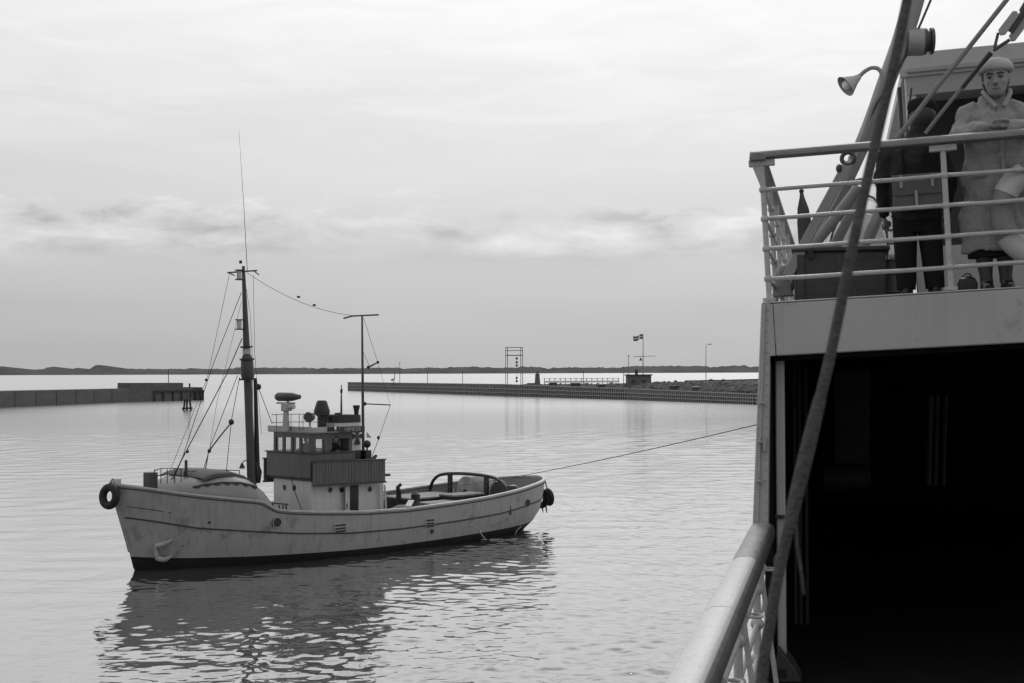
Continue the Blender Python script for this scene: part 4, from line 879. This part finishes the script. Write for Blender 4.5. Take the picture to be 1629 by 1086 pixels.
# bitts forward where the tow line is made fast
fb = FL @ Vector((-.45, 26, -.95)); fp_('tow_bitt', MB().tube([(-.3, 26, -2.2), (-.3, 26, -.7)], .12, 12), m_black)
# deckhouse on the upper deck
g0, g1 = F(1452, 90, 13), F(1473, 190, 13)
dh = fp_('shelter_roof', MB().box(.70, W1, 12.9, 18, 2.12, 2.22), m_fer, frame=FU, bevel=.01)
fp_('roof_fascia', MB().box(.66, W1, 12.83, 12.9, 2.04, 2.25), m_fer, dh, frame=FU, bevel=.01); fp_('roof_moulding', MB().box(.72, W1, 12.80, 12.83, 2.07, 2.11), m_davit, dh, frame=FU, bevel=.005)
fp_('roof_moulding', MB().box(.72, W1, 12.85, 12.98, 1.88, 2.04), m_davit, dh, frame=FU, bevel=.005)
fp_('shelter_post', MB().box(.70, .79, 12.86, 12.95, 0, 2.05), m_fer, dh, frame=FU, bevel=.01)
fp_('shelter_post', MB().box(.655, .69, 13.3, 13.4, 0, 2.05), m_mast, dh, frame=FU, bevel=.01)
fp_('shelter_wall', MB().box(.80, W1, 14.6, 14.7, 0, 2.12), m_darkw, dh, frame=FU, smooth=0)
fp_('shelter_coaming', MB().box(.80, W1, 12.9, 12.97, 0, .55), m_fer, dh, frame=FU, smooth=0)
fp_('halyard', MB().tube([F(1450, 140, 12.6), F(1444, 195, 12.6), F(1442, 240, 12.6)], .008, 5), m_wire)

# ------------------------------------------------------------------ deck gear on the ferry
db = FL @ Vector((-.30, 11.15, .5))
dv = thing('boat_davit', 'tall grey curved boat davit leaning inboard with sheave wheels at its shoulder', 'davit', db)
def dp(name, mb, mat, parent=dv, **kw): return obj(name, mb, mat, parent, FL, **kw)
pts = [F(1250, 466, 11.15), F(1292, 390, 11.15), F(1340, 300, 11.15), F(1382, 205, 11.15), F(1410, 130, 11.15), F(1436, 60, 11.15), F(1456, -10, 11.15), F(1475, -90, 11.15)]
dp('arm', MB().tube(bez(pts, 5), [.05 + .055 * min(1, i / 30) for i in range(36)], 10, sq=.8), m_davit)
dp('foot', MB().prism([F(1234, 425, 11.1), F(1250, 420, 11.1), F(1262, 470, 11.1), F(1228, 472, 11.1)], (0, .14, 0)), m_davit, bevel=.01)
dp('foot_block', MB().ball(F(1246, 431, 11.0), (.05, .05, .05), 10, 8), m_davit)
e = F(1462, 66, 11.15); dp('cheek', MB().disc(e + Vector((-.03, 0, 0)), (1, .15, 0), .105, .12, 24), m_davit)
for dx in (.04, .065, .09): dp('sheave', MB().disc(e + Vector((dx, 0, 0)), (1, .15, 0), .10 - (.02 if dx == .065 else 0), .022, 24), m_mast)
dp('shoulder_bracket', MB().beam(F(1440, 82, 11.2), F(1462, 80, 11.2), .06, .05), m_davit)
dp('fall', MB().tube([F(1489, -20, 11.1), F(1467, 32, 11.1), F(1442, 88, 11.1), F(1395, 165, 11.05), F(1352, 250, 11.0)], .010, 6), m_rope)
dp('cradle_bar', MB().beam(F(1252, 440, 10.75), F(1350, 258, 10.75), .025, .075, ref=(-.5, 0, .5)), m_davit, bevel=.006)
dp('cradle_eye', MB().torus(F(1349, 252, 10.75), (0, 1, 0), .045, .016, 18, 8), m_mast); dp('eye_lug', MB().ball(F(1335, 268, 10.75), (.025, .03, .035), 8, 6), m_mast)
dp('spar', MB().tube([F(1276, 416, 10.9), F(1300, 383, 10.9), F(1345, 326, 10.9), F(1366, 297, 10.9)], [.035, .042, .045, .04], 10), m_davit)
dp('strut', MB().tube([F(1374, 300, 11.2), F(1322, 400, 11.2), F(1290, 440, 11.2)], [.035, .04, .04], 8), m_davit)
dp('tackle', MB().tube([F(1420, 300, 11.4), F(1385, 380, 11.3), F(1340, 420, 11.2)], .03, 8), m_davit)
dp('tackle', MB().tube([F(1428, 250, 11.4), F(1400, 330, 11.3), F(1380, 372, 11.2), F(1372, 396, 11.2)], [.02, .035, .03, .02], 8), m_davit)
# deck lamp
lb = F(1372, 215, 11.0); dl_ = thing('deck_lamp', 'gooseneck deck lamp with pale conical shade high on the davit', 'lamp', FL @ lb)
pts = [F(1352, 252, 11.0), lb, F(1386, 172, 11.0), F(1397, 148, 11.0), F(1403, 122, 11.0), F(1398, 110, 11.0), F(1387, 107.5, 11.0), F(1376, 113, 11.0), F(1366, 122, 11.0)]
obj('gooseneck', MB().tube(bez(pts, 5), .016, 8), m_davit, dl_, FL)
d_ = (F(1341, 140, 10.95) - F(1366, 122, 11.0)).normalized(); e = F(1367, 121, 11.0)
obj('lamp_shade', MB().tube([e, e + d_ * .035, e + d_ * .05, e + d_ * .135, e + d_ * .14], [.022, .035, .04, .085, .085], 16, caps=False), m_lamp, dl_, FL)
obj('bulb', MB().ball(e + d_ * .12, .038, 10, 8), m_canvas, dl_, FL)
# locker
l0, l1 = F(1264, 475, 10.75), F(1409, 398, 10.75)
lk = thing('deck_locker', 'dark wooden deck locker standing behind the corner of the rail', 'locker', FL @ Vector(((l0.x + l1.x) / 2, 11.0, .5)))
obj('body', MB().box(l0.x, l1.x, 10.75, 11.25, .47, l1.z), m_crate, lk, FL, bevel=.012); obj('lid', MB().box(l0.x - .02, l1.x + .03, 10.72, 11.28, l1.z + .001, l1.z + .035), m_crate, lk, FL, bevel=.01)
for x in (l0.x + .02, l0.x + .30, l1.x - .06): obj('batten', MB().box(x, x + .05, 10.735, 10.75, .48, l1.z - .02), m_crate, lk, FL, smooth=0)
obj('hinge', MB().box(l0.x + .1, l0.x + .14, 10.715, 10.74, l1.z - .05, l1.z + .02), m_black, lk, FL, smooth=0)
cb = F(1411, 475, 11.0); bt = thing('steel_drum', 'upright dark oil drum beside the wooden deck locker', 'drum', FL @ Vector((cb.x, 11.1, .5)))
obj('shell', MB().oval([(cb.x - .02, 11.15, .49, .12, .12), (cb.x - .02, 11.15, .82, .12, .12)], 18), m_mast, bt, FL)
for z in (.58, .72, .82): obj('hoop', MB().torus((cb.x - .02, 11.15, z), (0, 0, 1), .12, .008, 24, 6), m_black, bt, FL)
# canvas covered boat
rows = []
for y, k in ((11.62, .42), (11.8, .55), (12.2, .75), (12.8, .95), (13.5, 1.0), (15, .95), (16.3, .3)):
    rows.append([Vector((.30 + .42 * k * math.copysign(abs(math.cos(q)) ** .8, math.cos(q)), y, .75 + .15 * (1 - k) + (.95 * k if math.sin(q) > 0 else .30 * k) * math.copysign(abs(math.sin(q)) ** .9, math.sin(q)))) for q in [2 * math.pi * j / 24 for j in range(24)]])
for rw in rows:
    for p in rw: p.x -= .08
bt2 = thing('ship_boat', 'small boat under a laced white canvas cover behind the schoolboy', 'boat', FL @ Vector((.3, 13.5, .5)))
obj('cover', MB().loft(rows, True, True), m_canvas, bt2, FL, smooth=50)
for k in range(6):
    a, b = rows[k if k < 5 else 4], rows[min(k + 1, 5)]
    obj('lashing', MB().tube([a[j].lerp(b[j], ((j * .21 + k * .3) % 1)) * 1.0 + Vector((0, -.015, .015)) for j in range(0, 13)], .010, 5), m_rope, bt2, FL)
for k in range(6): z = .95 + .13 * k; obj('lashing', MB().tube([(.04, 11.66 + .2 * k, z - .06), (.2, 11.6 + .2 * k, z + .02), (.55 + .02 * k, 11.72 + .2 * k, z + .06)], .008, 5), m_rope, bt2, FL)
obj('gunwale', MB().tube([(-.10, 11.75, .86), (.2, 11.58, .88), (.5, 11.75, .90)], .022, 8), m_davit, bt2, FL)
obj('chock', MB().box(.05, .55, 12.3, 12.5, .49, .62), m_crate, bt2, FL, smooth=0)
# standing oar blade
t0 = F(1275, 304, 11.7); ob = thing('oar', 'dark pointed oar blade standing upright behind the corner rail', 'oar', FL @ Vector((t0.x, 11.7, .5)))
rows = [[Vector((t0.x + dx + hw * c_, 11.7 + .02 * s_, z)) for c_, s_ in ((-1, 0), (0, -1), (1, 0), (0, 1))] for z, hw, dx in ((t0.z, .012, 0), (t0.z - .05, .02, .004), (t0.z - .14, .045, .012), (t0.z - .26, .058, .022), (t0.z - .40, .058, .03), (t0.z - .52, .045, .03), (t0.z - .6, .02, .03), (.5, .018, .03))]
obj('blade', MB().loft(rows, True, True), m_mast, ob, FL, smooth=30)
obj('grip', MB().ball(t0, .02, 8, 6), m_black, ob, FL)
# stays and turnbuckle
sy = thing('stay_wire', 'thick plain stay running down diagonally to rail past the shelter roof', 'stay', FL @ F(1432, 216, 10.2))
obj('wire', MB().tube([F(1640, -50, 10.35), F(1601, 0, 10.3), F(1540, 77, 10.25), F(1489, 140, 10.2), F(1425, 222, 10.15)], .017, 8), m_lrope, sy, FL)
sy2 = thing('stay_wire', 'diagonal stay with a twin-plate shackle block running down to the rail', 'stay', FL @ F(1475, 210, 10.2))
obj('wire', MB().tube([F(1531, 138, 10.2), F(1500, 176, 10.2), F(1472, 212, 10.2)], .013, 8), m_lrope, sy2, FL)
obj('splice', MB().tube([F(1576, 84, 10.2), F(1560, 103, 10.2), F(1530, 140, 10.2)], [.020, .016, .016], 8), m_black, sy2, FL)
for a, b, r in (((1588, 52), (1582, 76), .010), ((1606, 63), (1580, 80), .013)): obj('link', MB().tube([F(*a, 10.2), F(*b, 10.2)], r, 8), m_mast, sy2, FL)
for off, sdep in ((0, 10.17), (17, 10.22)):
    obj('side_plate', MB().prism([F(1588 + off, 47 + off * .55, sdep), F(1592 + off, 56 + off * .55, sdep), F(1600 + off * .9, 54 + off * .6, sdep), F(1621 + off, 24 + off * .6, sdep), F(1618 + off, 17 + off * .5, sdep), F(1611 + off, 17 + off * .5, sdep)], (0, .02, 0)), m_steel, sy2, FL, bevel=.004)
obj('screw', MB().tube([F(1607, 50, 10.2), F(1640, 2, 10.2)], .022, 8), m_mast, sy2, FL); obj('stay_end', MB().tube([F(1625, 18, 10.2), F(1665, -50, 10.2)], .02, 8), m_mast, sy2, FL)
# lifebuoy on the rail
c = FUp(1668, 337, 10.17); lbx = thing('lifebuoy', 'grey lifebuoy with pale bands hung on the upper deck rail', 'lifebuoy', FU @ Vector((c.x, 10.17, c.z - .38)))
obj('ring', MB().torus((c.x, 10.165, c.z), (0, 1, 0), .305, .078, 48, 14), m_buoy, lbx, FU)
for k in range(4):
    q = math.pi / 4 + math.pi / 2 * k; g = MB(); rings = []
    for i in range(9):
        a = q - .30 + .6 * i / 8; e = Vector((math.cos(a), 0, math.sin(a))); rings.append([Vector((c.x, 10.165, c.z)) + e * (.305 + .083 * math.cos(t)) + Vector((0, .083 * math.sin(t), 0)) for t in [2 * math.pi * j / 14 for j in range(14)]])
    obj('band', g.loft(rings, True, True), m_buoyw, lbx, FU)
# hanging rope close to the camera
rp = [(.25, 2.5, 1.35), (.165, 2.46, .85)] + [tuple(F(px, py, 2.4)) for px, py in ((1443, 0), (1425, 90), (1398, 205), (1361, 370), (1322, 560), (1293, 680), (1264, 800), (1241, 900), (1223, 1000), (1211, 1086))] + [(-.15, 2.4, -.75), (-.17, 2.4, -1.4), (-.16, 2.4, -2.15)]
rb = thing('hanging_rope', 'thick dark tarred rope hanging slack down in front of the covered deck', 'rope', FL @ Vector(rp[-1]))
path = bez(rp, 14); nP = len(path); obj('core', MB().tube(path, [.0078 + .0026 * (i / nP) for i in range(nP)], 12), m_rope, rb, FL)
obj('serving', MB().tube(path[92:118], [.0102 + .002 * math.sin(math.pi * i / 25) for i in range(26)], 12), m_rope, rb, FL)
p0_, p1_ = F(1268, 868, 2.45), F(1279, 945, 2.45); obj('loose_end', MB().tube([F(1266, 800, 2.45), p0_, F(1274, 905, 2.45), p1_], [.004, .003, .003, .0025], 6), m_rope, rb, FL)
# tow line tug to ferry
tA = TM @ Vector((-2.2, .05, 2.12)); tB = FL @ F(1216, 672.5, 25.6)
tA2 = TM @ T(820, 753.5, 0.0)
tl_ = MB().tube(sag(tA, tB, .2, 24), .009, 6)
obj('tow_line', tl_, m_wire, None, base=tA, label='thin taut tow line stretched from the tugboat to the ferry', cat='tow line')

# ------------------------------------------------------------------ people
def limb(mb, pts, rad, n=10): mb.tube([Vector(p) for p in pts], rad, n)
def hand(mb, wrist, d, side, upv, s=1.0, curl=.5):
    """palm with four fingers and a thumb; d = pointing direction, side = towards thumb, upv = back of hand"""
    w_, d, side, upv = Vector(wrist), Vector(d).normalized(), Vector(side).normalized(), Vector(upv).normalized()
    pc = w_ + d * .05 * s; mb.tube([w_, w_ + d * .03 * s, w_ + d * .085 * s], [.024 * s, .034 * s, .036 * s], 10, sq=.5, ref=upv)
    for k, ln in enumerate((.068, .078, .072, .055)):
        b0 = w_ + d * .08 * s + side * (.027 - .018 * k) * s; m1 = b0 + (d * .6 - upv * .25 * curl) * ln * .7 * s; e = m1 + (d * .4 - upv * (.5 + curl)) * ln * .5 * s
        mb.tube([b0 - d * .02 * s, b0, m1, e], [.0095 * s, .0092 * s, .0085 * s, .007 * s], 8)
    b0 = w_ + d * .03 * s + side * .03 * s; mb.tube([b0 - side * .015 * s, b0 + (d * .5 + side * .6) * .035 * s, b0 + (d * .9 + side * .35) * .065 * s], [.012 * s, .011 * s, .008 * s], 8)
def head_mesh(mb, c, s=1.0, yaw=0, tilt=0):
    """face looks along -y in ferry space at yaw 0"""
    m = Matrix.Translation(Vector(c)) @ Matrix.Rotation(yaw, 4, 'Z') @ Matrix.Rotation(tilt, 4, 'X') @ Matrix.Scale(s, 4)
    mb.oval([(0, -.055, -.118, .025, .025), (0, -.05, -.105, .045, .05), (0, -.03, -.075, .058, .075), (0, -.012, -.03, .068, .09), (0, 0, .02, .074, .096), (0, .004, .065, .072, .092), (0, .006, .10, .05, .066), (0, .006, .118, .02, .03)], 20, m)
    mb.ball(m @ Vector((0, -.098, -.022)), (.012 * s, .016 * s, .02 * s), 8, 6); mb.tube([m @ Vector((0, -.085, .022)), m @ Vector((0, -.105, -.02))], [.008 * s, .012 * s], 8)
    mb.ball(m @ Vector((0, -.083, -.062)), (.024 * s, .012 * s, .012 * s), 8, 6); mb.ball(m @ Vector((0, -.083, -.098)), (.022 * s, .016 * s, .016 * s), 8, 6)
    for q in (-1, 1):
        mb.ball(m @ Vector((.076 * q, .01, -.005)), (.010 * s, .02 * s, .03 * s), 8, 6); mb.ball(m @ Vector((.036 * q, -.07, -.03)), (.024 * s, .02 * s, .022 * s), 8, 6); mb.ball(m @ Vector((.030 * q, -.078, .04)), (.026 * s, .014 * s, .008 * s), 8, 6)
    return m
def face_bits(root_part, m, s, frame):
    for q in (-1, 1):
        obj('eye_socket_shade', MB().ball(m @ Vector((.031 * q, -.086, .006)), (.021 * s, .009 * s, .012 * s), 12, 8), m_lip, root_part, frame)  # dark ellipsoid puts the shade of the socket into the colour
        obj('eye', MB().ball(m @ Vector((.031 * q, -.094, .004)), (.0135 * s, .006 * s, .0065 * s), 10, 6), m_eye, root_part, frame)
        obj('eyebrow', MB().tube([m @ Vector((.012 * q, -.101, .022)), m @ Vector((.032 * q, -.096, .028)), m @ Vector((.052 * q, -.080, .022))], .0042 * s, 6), m_hair, root_part, frame)
        obj('nostril_shade', MB().ball(m @ Vector((.008 * q, -.114, -.046)), (.006 * s, .006 * s, .004 * s), 8, 5), m_eye, root_part, frame)  # dark spot for the nostril and the painted shadow under the nose
    obj('nose', MB().tube([m @ Vector((0, -.094, .012)), m @ Vector((0, -.108, -.012)), m @ Vector((0, -.121, -.034)), m @ Vector((0, -.108, -.044))], [.007 * s, .009 * s, .014 * s, .010 * s], 10), m_skin, root_part, frame)
    obj('lips', MB().tube([m @ Vector((-.026, -.095, -.072)), m @ Vector((0, -.107, -.069)), m @ Vector((.026, -.095, -.072))], [.003 * s, .006 * s, .003 * s], 8), m_lip, root_part, frame)
    obj('mouth_line', MB().tube([m @ Vector((-.026, -.097, -.068)), m @ Vector((0, -.111, -.0705)), m @ Vector((.026, -.097, -.068))], .0016 * s, 5), m_eye, root_part, frame)
# --- woman at the rail (facing the camera, forearms on the handrail)
wx, wy = FUp(1588, 300, 10.38).x, 10.42
wo = thing('person', 'woman in pale felt hat and light tweed coat leaning folded arms on rail', 'person', FU @ Vector((wx, wy, 0)))
HS = 1.12
hz = FUp(1587, 122, 10.30).z; hx = FUp(1587, 122, 10.30).x - .004
body = MB(); hm = head_mesh(body, (hx, wy - .06, hz), HS, yaw=R(-9), tilt=R(5))
limb(body, [(hx, wy - .03, hz - .08), (hx, wy - .01, hz - .16), (wx, wy, hz - .24)], [.062, .058, .075], 14)
for q in (-1, 1):
    limb(body, [(wx + .075 * q - .04, wy, .42), (wx + .07 * q - .045, wy + .01, .28), (wx + .065 * q - .045, wy, .1), (wx + .065 * q - .045, wy - .0, .05)], [.062, .056, .036, .04], 12)
    limb(body, [(wx + .065 * q - .045, wy + .03, .045), (wx + .07 * q - .045, wy - .06, .04), (wx + .075 * q - .045, wy - .15, .028)], [.04, .042, .028], 10)
body.oval([(wx, wy, .40, .15, .12), (wx, wy, .9, .14, .1), (wx, wy, 1.25, .13, .08), (wx, wy, hz - .2, .06, .06)], 16)
hand(body, (wx - .07, wy - .25, 1.125), (1, -.1, .0), (0, -.6, .6), (0, -.3, 1), 1.0, .3); hand(body, (wx + .10, wy - .27, 1.115), (-1, 0, .05), (0, -.6, .6), (0, -.3, 1), 1.0, .3)
bo = obj('body', body, m_skin, wo, FU, remesh=.0075)
face_bits(bo, hm, HS, FU)
coat = MB()
coat.oval([(wx - .01, wy + .02, .285, .255, .185), (wx - .01, wy + .02, .35, .262, .19), (wx, wy + .02, .6, .245, .175), (wx, wy + .02, .85, .225, .155), (wx, wy + .01, 1.02, .20, .145), (wx, wy, 1.14, .19, .14), (wx, wy, 1.24, .165, .12), (wx, wy + .005, 1.31, .12, .10), (wx, wy + .005, 1.37, .085, .085), (hx, wy, 1.41, .07, .075)], 28)
for q in (-1, 1):
    limb(coat, [(wx + .10 * q, wy + .01, 1.315), (wx + .165 * q, wy - .0, 1.26), (wx + .222 * q, wy - .03, 1.16), (wx + .252 * q, wy - .12, 1.09), (wx + .235 * q, wy - .22, 1.10), (wx + .13 * q, wy - .28, 1.115), (wx + .065 * q, wy - .285, 1.12)], [.055, .068, .072, .066, .060, .050, .044], 14)
cto = obj('coat', coat, m_coat, wo, FU, remesh=.010, folds=.075)
obj('collar', MB().tube(bez([(hx - .02, wy - .15, 1.27), (hx - .085, wy - .085, 1.38), (hx - .06, wy + .06, 1.42), (hx + .06, wy + .06, 1.42), (hx + .085, wy - .085, 1.38), (hx + .03, wy - .15, 1.27)], 6), .017, 8), m_coat, cto, FU)
obj('front_edge', MB().tube([(wx + .02, wy - .135, 1.26), (wx + .03, wy - .15, 1.05), (wx + .03, wy - .16, .6), (wx + .03, wy - .172, .30)], .012, 6), m_coat, cto, FU)
e = FUp(1595, 243, 10.18); obj('button', MB().disc((e.x, wy - .148, e.z), (0, 1, 0), .018, .012, 12), m_strap, cto, FU)
for q in (-1, 1): obj('pocket', MB().box(wx + .13 * q - .05, wx + .13 * q + .05, wy - .145, wy - .125, .80, .83), m_coat, cto, FU, bevel=.006)
obj('hair', MB().oval([(hx, wy - .03, hz - .075, .070, .07), (hx, wy - .035, hz - .03, .092, .085), (hx, wy - .045, hz + .03, .098, .108), (hx, wy - .05, hz + .075, .088, .10), (hx, wy - .045, hz + .11, .05, .06)], 20, Matrix.Translation((0, .022, 0))), m_hair, bo, FU)
obj('hat', MB().oval([(hx, wy - .045, hz + .048, .113, .128), (hx, wy - .05, hz + .066, .124, .138), (hx, wy - .042, hz + .10, .118, .130), (hx, wy - .03, hz + .135, .092, .10), (hx, wy - .025, hz + .152, .045, .05), (hx, wy - .025, hz + .155, .01, .01)], 26, Matrix.Translation((0, .0, -.004))), m_hat, wo, FU, smooth=80)
for q in (-1, 1): obj('stocking', MB().tube([(wx + .07 * q - .045, wy + .01, .34), (wx + .07 * q - .045, wy + .012, .25), (wx + .065 * q - .045, wy + .005, .12), (wx + .065 * q - .045, wy, .07)], [.064, .060, .043, .044], 12), m_stock, wo, FU); obj('shoe', MB().oval([(wx + .068 * q - .045, wy - .05, 0.0, .045, .12), (wx + .068 * q - .045, wy - .05, .04, .046, .12), (wx + .068 * q - .045, wy - .02, .08, .042, .075)], 14), m_black, wo, FU)
obj('skirt', MB().oval([(wx - .01, wy + .02, .25, .215, .16), (wx - .01, wy + .02, .32, .21, .155)], 24), m_dkcloth, wo, FU)
# --- schoolboy, back to the rail
bx, by = FUp(1456, 300, 10.42).x, 10.46
bo_ = thing('person', 'schoolboy in dark cap and jacket seen from behind with satchel on back', 'person', FU @ Vector((bx, by, 0)))
hx, hz = FUp(1468, 184, 10.5).x, FUp(1468, 184, 10.5).z
body = MB(); hm = head_mesh(body, (hx, by + .06, hz), .98, yaw=R(205), tilt=R(18))
limb(body, [(hx, by + .03, hz - .06), (bx + .02, by + .01, 1.06)], [.05, .055], 12)
for q in (-1, 1):
    limb(body, [(bx + .07 * q, by, .62), (bx + .085 * q, by - .005, .34), (bx + .10 * q, by, .06)], [.07, .05, .035], 12); limb(body, [(bx + .10 * q, by - .04, .04), (bx + .105 * q, by + .1, .035)], [.038, .032], 10)
    hand(body, (bx + .215 * q, by + .12, .60), (0, .3, -1), (-q, .4, 0), (q, 0, 0), .85, .4)
body.oval([(bx, by, .58, .13, .09), (bx, by, .8, .125, .09), (bx, by, 1.0, .14, .09), (bx, by, 1.09, .06, .06)], 14)
bb_ = obj('body', body, m_skin, bo_, FU, remesh=.0075)
jk = MB(); jk.oval([(bx, by, .55, .178, .125), (bx, by, .62, .180, .13), (bx, by, .78, .175, .125), (bx, by, .95, .182, .125), (bx, by, 1.04, .175, .11), (bx + .01, by + .01, 1.10, .13, .09), (bx + .03, by + .03, 1.15, .085, .08), (hx - .01, by + .045, hz - .06, .075, .08), (hx - .005, by + .05, hz - .035, .07, .075)], 24)
for q in (-1, 1): limb(jk, [(bx + .12 * q, by, 1.06), (bx + .185 * q, by, 1.0), (bx + .225 * q, by + .0, .85), (bx + .225 * q, by + .06, .70), (bx + .215 * q, by + .12, .61)], [.06, .065, .058, .05, .044], 12)
obj('jacket', jk, m_dkjack, bo_, FU, remesh=.010, folds=.06)
for q in (-1, 1): obj('trouser_leg', MB().tube([(bx + .075 * q, by, .62), (bx + .085 * q, by, .45), (bx + .098 * q, by, .06)], [.095, .085, .066], 14), m_dkcloth, bo_, FU); obj('shoe', MB().oval([(bx + .10 * q, by + .03, 0, .045, .11), (bx + .10 * q, by + .03, .05, .045, .11), (bx + .10 * q, by + .0, .08, .04, .06)], 12), m_black, bo_, FU)
obj('trouser_seat', MB().oval([(bx, by, .46, .12, .08), (bx, by, .52, .165, .11), (bx, by, .60, .16, .11)], 18), m_dkcloth, bo_, FU)
obj('cap', MB().oval([(hx, by + .05, hz + .03, .10, .115), (hx, by + .05, hz + .07, .105, .12), (hx - .01, by + .045, hz + .11, .085, .10), (hx - .01, by + .045, hz + .13, .03, .04)], 20), m_dkcloth, bo_, FU, smooth=80)
obj('collar', MB().torus((hx - .008, by + .045, hz - .04), (0, -.35, 1), .076, .007, 28, 8), m_davit, bo_, FU)
obj('hair', MB().ball((hx, by + .03, hz - .015), (.094, .118, .105), 16, 10), m_hair, bo_, FU)
# satchel
s0, s1 = FUp(1422, 336, 10.26), FUp(1501, 275, 10.26); sa = thing('satchel', 'square leather school satchel with pale buckle straps worn on the boy', 'satchel', FU @ Vector(((s0.x + s1.x) / 2, 10.27, s0.z)))
obj('bag', MB().box(s0.x, s1.x, 10.225, 10.325, s0.z, s1.z), m_satch, sa, FU, bevel=.015); obj('flap', MB().box(s0.x - .004, s1.x + .004, 10.212, 10.224, s0.z + .10, s1.z + .004), m_satch, sa, FU, bevel=.005)
for px, ya, yb in ((1434, 279, 299), (1484, 276, 296), (1459, 302, 330)): e0, e1 = FUp(px, yb, 10.2), FUp(px, ya, 10.2); obj('buckle_strap', MB().box(e0.x - .010, e0.x + .010, 10.200, 10.211, e0.z, e1.z), m_strap, sa, FU, bevel=.003)
for q in (-1, 1): xm = (s0.x + s1.x) / 2 + .09 * q; obj('shoulder_strap', MB().tube([(xm, 10.30, s1.z - .02), (xm, 10.32, s1.z + .14), (xm, 10.36, 1.10), (xm, 10.46, 1.115), (xm, 10.56, 1.06)], .010, 6), m_dkcloth, sa, FU)
# round bag on deck by the woman
e = FUp(1540, 458, 10.3); bg_ = thing('handbag', 'round topped black bag standing on deck beside the rail stanchion', 'bag', FU @ Vector((e.x, 10.3, 0)))
obj('body', MB().oval([(e.x, 10.32, 0, .062, .05), (e.x, 10.32, .07, .068, .055), (e.x, 10.32, .105, .052, .045), (e.x, 10.32, .12, .02, .02)], 18), m_black, bg_, FU); obj('handle', MB().torus((e.x, 10.32, .11), (0, 1, 0), .03, .005, 16, 6), m_black, bg_, FU)
# --- tug crew
def crewman(lab, x, y, zf, face, lean, armv):
    r = thing('person', lab, 'person', TM @ Vector((x, y, zf))); L_ = Matrix.Translation((x, y, zf)) @ Matrix.Rotation(face, 4, 'Z'); Fm = TM @ L_
    b = MB(); hm = head_mesh(b, (0, -.03 - lean, 1.56), 1.0)
    limb(b, [(0, -lean, 1.5), (0, -.6 * lean, 1.36)], [.055, .06])
    for q in (-1, 1):
        limb(b, [(.09 * q, 0, .85), (.1 * q, -.01, .45), (.1 * q, 0, .06)], [.085, .06, .045]); limb(b, [(.1 * q, .03, .04), (.1 * q, -.16, .035)], [.045, .04])
        hand(b, (.12 * q, -.36 - lean * .3, 1.06 + armv), (-q, -.3, 0), (0, -.6, .5), (0, 0, 1), 1.0, .4)
    b.oval([(0, 0, .8, .15, .11), (0, -.3 * lean, 1.05, .15, .11), (0, -.6 * lean, 1.3, .17, .11), (0, -.7 * lean, 1.4, .08, .07)], 16)
    bd = obj('body', b, m_skin, r, Fm, remesh=.012)
    j = MB(); j.oval([(0, 0, .78, .18, .14), (0, -.3 * lean, 1.05, .185, .14), (0, -.6 * lean, 1.3, .21, .14), (0, -.7 * lean, 1.4, .10, .09)], 18)
    for q in (-1, 1): limb(j, [(.17 * q, -.6 * lean, 1.33), (.26 * q, -.1 - .5 * lean, 1.15), (.24 * q, -.27 - .4 * lean, 1.05 + armv), (.13 * q, -.36 - lean * .3, 1.06 + armv)], [.08, .075, .065, .05])
    obj('jacket', j, m_dkcloth, r, Fm, remesh=.016)
    for q in (-1, 1): obj('trouser_leg', MB().tube([(.085 * q, 0, .86), (.1 * q, 0, .45), (.1 * q, 0, .05)], [.11, .085, .07], 12), m_dkcloth, r, Fm)
    obj('cap', MB().oval([(0, -.03 - lean, 1.60, .09, .11), (0, -.03 - lean, 1.65, .10, .12), (0, -.03 - lean, 1.69, .05, .06)], 16), m_black, r, Fm)
c = T(535, 706, 1.28)
crewman('man leaning out of the open side window of the tugboat wheelhouse', c.x, .95, 3.12 - .0, math.pi, .22, .0)
c = T(487, 708, .3)
crewman('helmsman in dark clothes standing behind the front windows of tugboat wheelhouse', 3.0, .2, 3.12, math.pi / 2, .02, 0)
